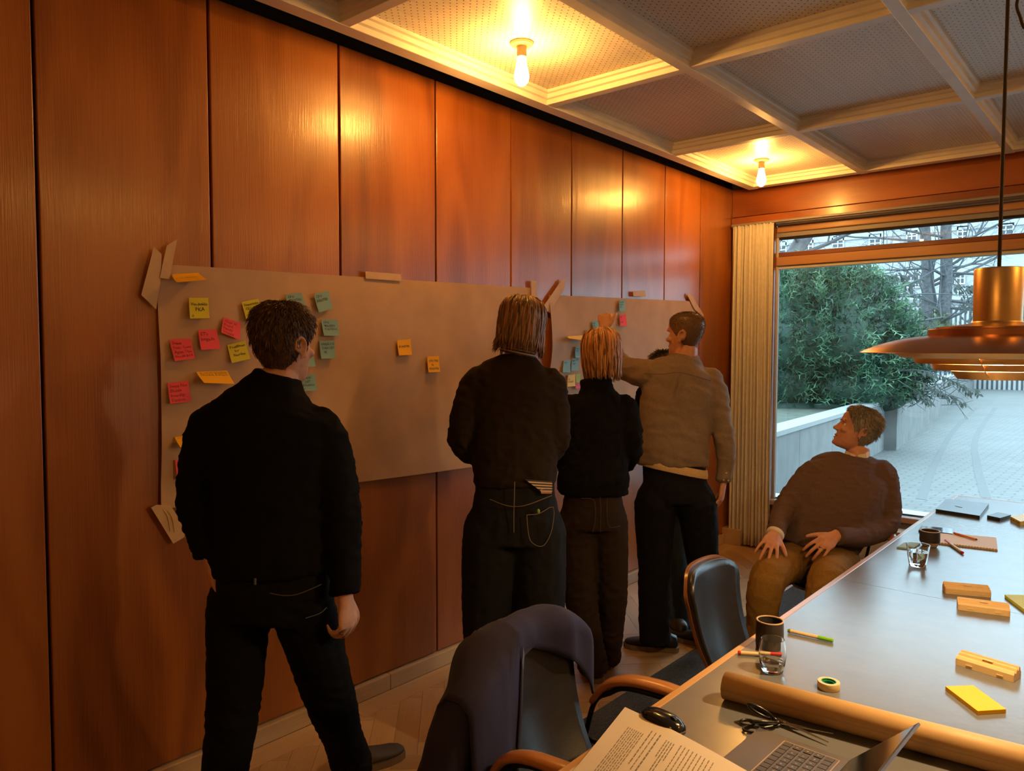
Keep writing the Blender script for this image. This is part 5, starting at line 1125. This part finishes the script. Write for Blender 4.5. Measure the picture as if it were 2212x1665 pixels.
# ------------------------------------------------------------------ pendant lamp
BR = mat('brushed_brass', (.82, .58, .28), .36, 1., noise=.04, nscale=30)
CO = mat('brushed_copper', (.60, .30, .17), .27, 1.)
PX, PY = 2.455, 2.121
pl = thing('pendant_lamp', 'brass pendant lamp with wide copper shade and stacked rings hanging over the table', 'lamp', (PX, PY, 1.55))
def pz(z): return z-1.55
def lat(name, prof, m, n=72): return MB().lathe([(r, pz(z)) for r, z in prof], n=n).build(name, m, pl, angle=35)
lat('neck', [(.0488, 1.687), (.0505, 1.687), (.0515, 1.808), (.049, 1.812), (.004, 1.812), (.004, 1.8115), (.0485, 1.808), (.0488, 1.687)], BR)
lat('neck_ring', [(.0500, 1.676), (.053, 1.677), (.054, 1.682), (.051, 1.687), (.0500, 1.687)], BR)
lat('collar', [(.128, 1.668), (.129, 1.673), (.105, 1.676), (.070, 1.680), (.052, 1.684), (.050, 1.684), (.068, 1.678), (.105, 1.674), (.126, 1.668)], BR)
lat('band', [(.143, 1.652), (.1455, 1.652), (.1455, 1.667), (.1435, 1.6685), (.124, 1.6685), (.124, 1.667), (.142, 1.667), (.143, 1.652)], CO)
lat('shade', [(.143, 1.6535), (.1465, 1.653), (.175, 1.650), (.205, 1.6445), (.235, 1.637), (.265, 1.627), (.285, 1.6185), (.297, 1.6125), (.2975, 1.6115), (.285, 1.616), (.265, 1.6245), (.235, 1.6345), (.205, 1.642), (.175, 1.6475), (.143, 1.651)], CO)
for k, (ra_, rb_, z0, z1) in enumerate(((.224, .200, 1.612, 1.599), (.176, .171, 1.600, 1.586), (.136, .131, 1.585, 1.570), (.094, .079, 1.568, 1.549))):
    lat('louvre_ring', [(ra_, z0), (rb_, z1), (rb_-.0015, z1), (ra_-.0018, z0), (ra_, z0)], BR)
for k in range(3):
    an = 2*PI*k/3+.5; dd = V(math.cos(an), math.sin(an), 0); MB().tube([dd*.20 + UP*pz(1.640), dd*.20 + UP*pz(1.60), dd*.165 + UP*pz(1.588), dd*.13 + UP*pz(1.573), dd*.085 + UP*pz(1.556)], .0018, 6).build('strut', BR, pl)
MB().ball((0, 0, pz(1.612)), (.028, .028, .034), 20, 14).build('bulb', emit('pendant_glow', (1, .66, .30), PEND_E*30), pl, smooth=True)
CORD = mat('cord', (.025, .015, .012), .6)
MB().tube([V(0, 0, pz(1.812)), V(0, 0, pz(2.4)), V(.001, 0, pz(2.934))], .0042, 8, 3).build('cord', CORD, pl)
MB().lathe([(.0003, pz(2.936)), (.045, pz(2.936)), (.045, pz(2.915)), (.0003, pz(2.912))], n=28).build('ceiling_cup', STEEL, pl)
p_ = [A(2200, -40, 1.80), A(2196, 10, 1.80), A(2203, 35, 1.80), A(2216, 62, 1.80), A(2250, 40, 1.80)]; p_.append(V(p_[4].x+.02, p_[4].y, 2.934))
MB().tube([V(p_[0].x, p_[0].y, 2.934)] + p_, .0035, 8, 4).build('cord_loop', CORD, pl, True)


# ------------------------------------------------------------------ outside the window
PAVE = None
def pave():
    m, nt, b = nodes('driveway_setts'); v = coords(nt, (1, 1, 1))
    br = N(nt, 'ShaderNodeTexBrick', Scale=1.); br.inputs['Brick Width'].default_value = .22; br.inputs['Row Height'].default_value = .11; br.inputs['Mortar Size'].default_value = .012
    br.inputs['Color1'].default_value = (.135, .135, .13, 1); br.inputs['Color2'].default_value = (.16, .158, .15, 1); br.inputs['Mortar'].default_value = (.095, .095, .092, 1); L(nt, v, br.inputs['Vector'])
    n = N(nt, 'ShaderNodeTexNoise', Scale=.9, Detail=6.); L(nt, v, n.inputs['Vector'])
    mx = N(nt, 'ShaderNodeMix', _data_type='RGBA', _blend_type='MULTIPLY'); mx.inputs[0].default_value = .6; L(nt, br.outputs[0], mx.inputs[6]); L(nt, ramp(nt, n.outputs[0], [(.3, (.78, .78, .76)), (.7, (1, 1, 1))]), mx.inputs[7])
    L(nt, mx.outputs[2], b.inputs['Base Color']); b.inputs['Roughness'].default_value = .7; return m
gr = struct(MB().box((-40, 6.31, -.3), (40, 70, 0)).build('ground', pave()))
TYR = mat('tyre_mark', (0.119, 0.119, 0.117), .8)
for pts in ([(1990, 1078), (2020, 1000), (2060, 930), (2110, 880)], [(2130, 1075), (2110, 1000), (2110, 940), (2150, 880)]):
    c_ = [onZ(*p, .002) for p in pts]; l_, _ = crom(c_, [1]*4, 5); mb = MB(); mb.loft([[p - V(.05, 0, 0) for p in l_], [p + V(.05, 0, 0) for p in l_]], False, False); mb.build('tyre_mark', TYR, gr)
CONC = mat('concrete', (0.140, 0.140, 0.134), .85, noise=.18, nscale=3, bump=.3, bscale=60)
def wall_thing(a, b, z0, z1, th, label, cap=True):
    a, b = V(a.x, a.y, 0), V(b.x, b.y, 0); d = (b-a).normalized(); s = V(-d.y, d.x, 0); n = int((b-a).length/1.6)+1
    t = thing('retaining_wall', label, 'wall', (a+b)/2)
    for k in range(n):
        p, q = a.lerp(b, k/n) + d*.004, a.lerp(b, (k+1)/n) - d*.004
        MB().prism([p, q, q + s*th, p + s*th], (0, 0, z1)).build('panel', CONC, t, True)
    if cap: MB().prism([a - s*.02 + UP*z1, b - s*.02 + UP*z1, b + s*(th+.02) + UP*z1, a + s*(th+.02) + UP*z1], (0, 0, .05)).build('coping', mat('coping', (0.230, 0.235, 0.230), .8), t, True)
wa, wb = onZ(1683, 930, .80), onZ(1934, 858, .80)
wall_thing(wa + (wa-wb).normalized()*.7, wb, 0, .75, .22, 'low concrete wall with pale coping outside, nearest the window')
wc_, wd = onZ(1936, 973, 0), onZ(2106, 838, 0)
wall_thing(wc_, wd, 0, .80, .25, 'long concrete wall running along the driveway beyond the bush')
bs = thing('planting_bed', 'raised earth bed behind the low concrete walls', 'earth', (wb.x-3, wb.y+4, 0)); q = [V(wa.x-.42, 6.75, 0), wb + V(-.42, -.1, 0), wc_ + V(-.75, .3, 0), V(wd.x-.75, wd.y-5, 0), V(-14, 32, 0), V(-14, 6.75, 0)]
MB().prism([(p.x, p.y, 0) for p in q], (0, 0, .70)).build('soil', mat('soil', (.06, .07, .05), .95, noise=.4, nscale=6), bs, True)
# big yew: thousands of needle sprays over a lumpy crown
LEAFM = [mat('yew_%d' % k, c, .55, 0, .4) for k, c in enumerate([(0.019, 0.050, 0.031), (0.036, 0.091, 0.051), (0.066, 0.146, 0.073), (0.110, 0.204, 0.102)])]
def bush(name, label, lumps, n, sz, mats, seed, cat='bush', stemm=None, up=.35):
    r = random.Random(seed); c0 = sum((Vector(l[0]) for l in lumps), V(0, 0, 0))/len(lumps); t = thing(name, label, cat, (c0.x, c0.y, .7))
    core = MB()
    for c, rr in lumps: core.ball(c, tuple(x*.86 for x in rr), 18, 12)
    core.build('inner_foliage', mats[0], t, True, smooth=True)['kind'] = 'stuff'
    mb = MB(); tot = sum(l[1][0]*l[1][2] for l in lumps)
    for c, rr in lumps:
        c = Vector(c)
        for _ in range(int(n*rr[0]*rr[2]/tot)):
            d = V(r.gauss(0, 1), r.gauss(0, 1), r.gauss(0, 1)).normalized()
            if d.dot(FV) > .55: continue
            cs_ = .17 if sz > .13 else .05; dk = V(*[round(x/cs_ + .3*math.sin(31*y_))*cs_ for x, y_ in zip(d, (d.y, d.z, d.x))]); dk.normalize(); k = .86 + .11*math.sin(dk.x*57+dk.z*71+dk.y*37)*.9; d = (dk*.55+d*.45).normalized(); k += r.uniform(-.07, .10)*(1 - min(1, (dk-d).length/.12)); p = c + V(d.x*rr[0], d.y*rr[1], d.z*rr[2])*k
            if p.z < .84: continue
            g = (d*.9 + V(r.gauss(0, .5), r.gauss(0, .5), r.gauss(0, .5)+up)).normalized(); s = g.cross(V(r.gauss(0, 1), r.gauss(0, 1), r.gauss(0, 1))).normalized(); l = sz*r.uniform(.6, 1.5)
            mb.cur = min(3, max(0, int((k-.80)/.26*3.2 + r.uniform(-.6, .9)))); w_ = l*.20; vs, fs = [p], []  # outer fronds lighter, deeper ones darker: highlights and shaded gaps painted as colour
            for q in range(4):    # a frond of four leaflets either side
                a = p + g*l*(q+.4)/4.2; side = 1 if q % 2 else -1; o = len(vs); tip = a + (g*.6+s*side*.8).normalized()*l*.42; vs += [a - g*w_*.28, a + g*w_*.28, tip]; fs.append((o, o+1, o+2))
            o = len(vs); vs += [p - s*w_*.18, p + s*w_*.18, p + g*l*1.1]; fs.append((o, o+1, o+2)); mb.add(vs, fs)
    o = mb.build('foliage', mats, t, True); o['kind'] = 'stuff'
    return t
D = 12.3
def lump(x, y, rx, rz, D=D, ry=None): k = D/FPX; return (A(x, y, D), (rx*k, (ry or rx)*k, rz*k))
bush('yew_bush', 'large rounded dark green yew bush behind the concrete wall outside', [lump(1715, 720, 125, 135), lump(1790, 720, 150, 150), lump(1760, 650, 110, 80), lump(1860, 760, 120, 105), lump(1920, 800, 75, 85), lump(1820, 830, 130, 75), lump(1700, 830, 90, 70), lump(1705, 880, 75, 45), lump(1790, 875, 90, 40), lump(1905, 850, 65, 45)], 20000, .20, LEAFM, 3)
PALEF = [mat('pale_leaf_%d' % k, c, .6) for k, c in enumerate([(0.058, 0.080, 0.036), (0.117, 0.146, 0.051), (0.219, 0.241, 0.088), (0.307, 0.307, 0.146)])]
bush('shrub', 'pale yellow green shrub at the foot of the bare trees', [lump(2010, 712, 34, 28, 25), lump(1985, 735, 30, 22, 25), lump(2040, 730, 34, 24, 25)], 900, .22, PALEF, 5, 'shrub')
bush('shrub', 'small yellow flowering shrub tip rising behind the yew', [lump(1930, 693, 12, 6, 16)], 120, .10, [mat('yellow_flower_%d' % k, c, .6) for k, c in enumerate([(.3, .28, .05), (.55, .45, .05), (.75, .6, .08), (.8, .7, .15)])], 6, 'shrub')
# bare trees
BARK = mat('bark', (0.080, 0.080, 0.084), .9, noise=.4, nscale=12, bump=.5, bscale=40)
TWIG = mat('twig', (0.069, 0.073, 0.077), .9)
def tree(label, base, trunk, seed, spread, n0=9, twl=2.2, levels=3, group=None):
    """trunk: list of (point, radius); limbs leave its upper part and fork into twigs"""
    r = random.Random(seed); t = thing('bare_tree', label, 'tree', base)
    MB().tube([p for p, q in trunk], [q for p, q in trunk], 9, 4).build('trunk', BARK, t, True, smooth=True)
    mb = MB(); stack = []
    for k in range(n0):
        a = r.uniform(.25, 1.)*(len(trunk)-1); i = min(int(a), len(trunk)-2); f = a-i; p = trunk[i][0].lerp(trunk[i+1][0], f); an = r.uniform(0, 2*PI)
        d = (RV*math.cos(an)*spread + FV*math.sin(an)*.5 + UP*r.uniform(-.15, .75)).normalized(); stack.append((p, d, twl*r.uniform(.7, 1.3), trunk[i][1]*.26, 0))
    while stack:
        p, d, l, rad, lv = stack.pop(); pts = [p]
        for k in range(5): d = (d + V(r.gauss(0, .16), r.gauss(0, .16), r.gauss(0, .14)+.01)).normalized(); pts.append(pts[-1] + d*l/5)
        mb.tube(pts, [rad*(1-.13*k) for k in range(6)], 5 if lv < 2 else 3)
        if lv < levels:
            for _ in range(4 if lv < 2 else 3):
                k = r.randint(1, 5); d2 = (d*.8 + V(r.gauss(0, .55), r.gauss(0, .55), r.gauss(0, .45))).normalized(); stack.append((pts[k], d2, l*r.uniform(.4, .68), rad*(1-.13*k)*.55, lv+1))
    o = mb.build('branches', TWIG, t, True); o['kind'] = 'stuff'; return t
b1, b2 = onZ(2003, 760, .70), onZ(2040, 770, .70)
DT = 25.
def tk(px): return [(A(x, y, DT), rr*DT/FPX) for x, y, rr in px]
tree('left one of two dark bare trees standing close together before the fence', A(2003, 765, DT)*1, tk([(2001, 800, 16), (2001, 770, 15), (2003, 700, 13), (2004, 600, 12), (1998, 500, 10.5), (1992, 420, 9), (1985, 340, 7)]), 3, 1.1, 18, 3.4, 4)
tree('right, thicker one of two dark bare trees standing close together', A(2040, 765, DT), tk([(2026, 800, 18), (2030, 770, 16), (2036, 700, 14), (2044, 600, 12.5), (2043, 500, 11), (2048, 420, 9), (2060, 330, 8)]), 8, 1.1, 18, 3.4, 4)
DT = 17.
tree('leaning grey tree trunk in the upper left corner of the window', A(1660, 760, DT), tk([(1630, 850, 30), (1650, 790, 26), (1680, 650, 21), (1706, 570, 18), (1740, 510, 16), (1790, 440, 13), (1830, 350, 10)]), 12, 1.2, 18, 3.0, 4)
# a low branch with hanging leaves over the driveway
tw = thing('branch', 'thin overhanging branch with dark hanging leaves right of the yew bush', 'branch', A(1960, 830, 11.5)); mb = MB(); lf = MB(); r = random.Random(4)
for pts in ([(1940, 800), (1990, 800), (2040, 815), (2085, 835), (2110, 850)], [(1950, 815), (2000, 830), (2040, 850), (2075, 868)], [(1955, 790), (2010, 780), (2060, 800), (2095, 812)], [(1945, 825), (1985, 850), (2010, 868)]):
    c_ = [A(x, y, 11.5 + .3*r.random()) for x, y in pts]; l_, _ = crom(c_, [1]*len(c_), 4); mb.tube(l_, [.010*(1-.8*k/len(l_)) for k in range(len(l_))], 5)
    for k in range(3, len(l_)):
        for _ in range(4):
            p = l_[k] + V(r.gauss(0, .04), r.gauss(0, .04), 0); d = (UP*-1 + RV*r.gauss(.3, .6)).normalized(); s = d.cross(FV).normalized(); l = r.uniform(.06, .13); lf.add([p, p + d*l*.5 + s*.018, p + d*l, p + d*l*.5 - s*.018], [(0, 1, 2, 3)])
for _ in range(60):
    p = A(r.uniform(1940, 2060), r.uniform(800, 880), 11.8); d = (RV*r.gauss(.6, .5) + UP*r.gauss(.2, .4) + FV*r.gauss(0, .3)).normalized(); mb.tube([p, p + d*.25, p + d*.45 + UP*r.gauss(0, .08)], [.005, .004, .002], 4)
mb.build('twigs', TWIG, tw, True)['kind'] = 'stuff'; lf.build('leaves', mat('dark_leaf', (0.036, 0.044, 0.033), .6), tw, True)['kind'] = 'stuff'
tw = thing('branch', 'leafy bare branch crossing in front of the white building, left of the two trees', 'branch', A(1930, 600, 20)); mb = MB(); lf = MB()
for pts in ([(1860, 560), (1900, 590), (1950, 610), (1990, 640)], [(1900, 610), (1940, 595), (1985, 600)], [(2060, 600), (2090, 640), (2100, 690)], [(2050, 610), (2080, 620), (2110, 615)], [(1880, 640), (1930, 650), (1990, 690), (2040, 720)], [(1915, 700), (1960, 680), (2010, 660)]):
    c_ = [A(x, y, 20 + .5*r.random()) for x, y in pts]; l_, _ = crom(c_, [1]*len(c_), 4); mb.tube(l_, [.018*(1-.7*k/len(l_)) for k in range(len(l_))], 5)
    for k in range(2, len(l_)):
        for _ in range(5):
            p = l_[k] + V(r.gauss(0, .12), r.gauss(0, .1), r.gauss(0, .06)); d = (UP*-.8 + RV*r.gauss(.5, .6)).normalized(); s = d.cross(FV).normalized(); l = r.uniform(.10, .22); lf.add([p, p + d*l*.5 + s*.035, p + d*l, p + d*l*.5 - s*.035], [(0, 1, 2, 3)])
mb.build('twigs', TWIG, tw, True)['kind'] = 'stuff'; lf.build('leaves', MATS['dark_leaf'], tw, True)['kind'] = 'stuff'
# fence
YF = 36.; fa = onY(1905, 742, YF); fb = onY(2112, 740, YF); zt = onY(2000, 655, YF).z; fe = thing('fence', 'pale slatted fence with dark top rail behind the bare trees', 'fence', (0, YF, 0))
SL = mat('fence_white', (0.336, 0.350, 0.350), .7)
MB().box((fa.x-8, YF-.08, zt-.12), (fb.x+14, YF+.08, zt+.10)).build('top_rail', mat('fence_rail', (0.161, 0.161, 0.161), .7), fe, True)
mb = MB(); x = fa.x-8
while x < fb.x+14: mb.box((x, YF-.03, 0), (x+.085, YF+.03, zt-.12)); x += .17
o = mb.build('slats', SL, fe, True); o['kind'] = 'stuff'
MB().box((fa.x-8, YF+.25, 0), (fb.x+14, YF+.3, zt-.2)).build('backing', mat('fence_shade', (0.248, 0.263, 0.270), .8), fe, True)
# white building
YB_ = 46.; bl_ = thing('building', 'white rendered building with small paned windows filling the view outside', 'building', (0, YB_, 0))
FAC = mat('facade_render', (0.353, 0.366, 0.374), .85, noise=.06, nscale=.6)
MB().box((-34, YB_, 0), (22, YB_+6, 9.3)).build('wall', FAC, bl_, True)
MB().prism([(-34.3, YB_-.3, 9.3), (-34.3, YB_+3, 9.75), (-34.3, YB_+6.3, 9.3)], (56.6, 0, 0)).build('roof', mat('slate', (.09, .09, .10), .7), bl_, True)
MB().box((-34, YB_-.12, 4.05), (22, YB_, 4.3)).build('string_course', FAC, bl_, True)
MB().box((-34, YB_-.10, 7.9), (22, YB_, 8.1)).build('string_course', FAC, bl_, True)
WFR = mat('window_white', (0.453, 0.453, 0.445), .6); WGL = mat('window_dark', (.035, .045, .06), .08); REV = mat('brick_reveal', (0.263, 0.146, 0.117), .8)
def bwin(px0, px1, py0, py1, nx=2, ny=3, arch=False):
    a, b = onY(px0, py1, YB_), onY(px1, py0, YB_); w_, h = b.x-a.x, b.z-a.z; o = MB(); fw = .07
    o.box((a.x-fw, YB_-.10, a.z-fw), (a.x, YB_-.02, b.z+fw)).box((b.x, YB_-.10, a.z-fw), (b.x+fw, YB_-.02, b.z+fw)).box((a.x, YB_-.10, a.z-fw), (b.x, YB_-.02, a.z)).box((a.x, YB_-.10, b.z), (b.x, YB_-.02, b.z+fw))
    for k in range(1, nx): x = a.x + w_*k/nx; o.box((x-.03, YB_-.095, a.z), (x+.03, YB_-.02, b.z))
    for k in range(1, ny): z = a.z + h*k/ny; o.box((a.x, YB_-.09, z-.03), (b.x, YB_-.02, z+.03))
    f = o.build('window', WFR, bl_, True)
    for i in range(nx):
        for j in range(ny): MB().box((a.x + w_*i/nx + .03, YB_-.05, a.z + h*j/ny + .03), (a.x + w_*(i+1)/nx - .03, YB_-.03, a.z + h*(j+1)/ny - .03)).build('pane', WGL, f, True)
for q in ((1881, 1893, 598, 625), (1896, 1909, 598, 625), (1962, 1975, 594, 620), (1979, 1992, 593, 619), (2049, 2063, 591, 613), (2068, 2083, 590, 612), (2160, 2174, 586, 612), (2180, 2194, 585, 611)): bwin(*q, 2, 2)
for q in ((1800, 1822, 508, 545), (1740, 1756, 512, 552), (1880, 1902, 506, 545), (1960, 1980, 500, 540), (2070, 2090, 490, 530), (2158, 2188, 484, 530), (1680, 1698, 520, 560)): bwin(*q, 2, 4)
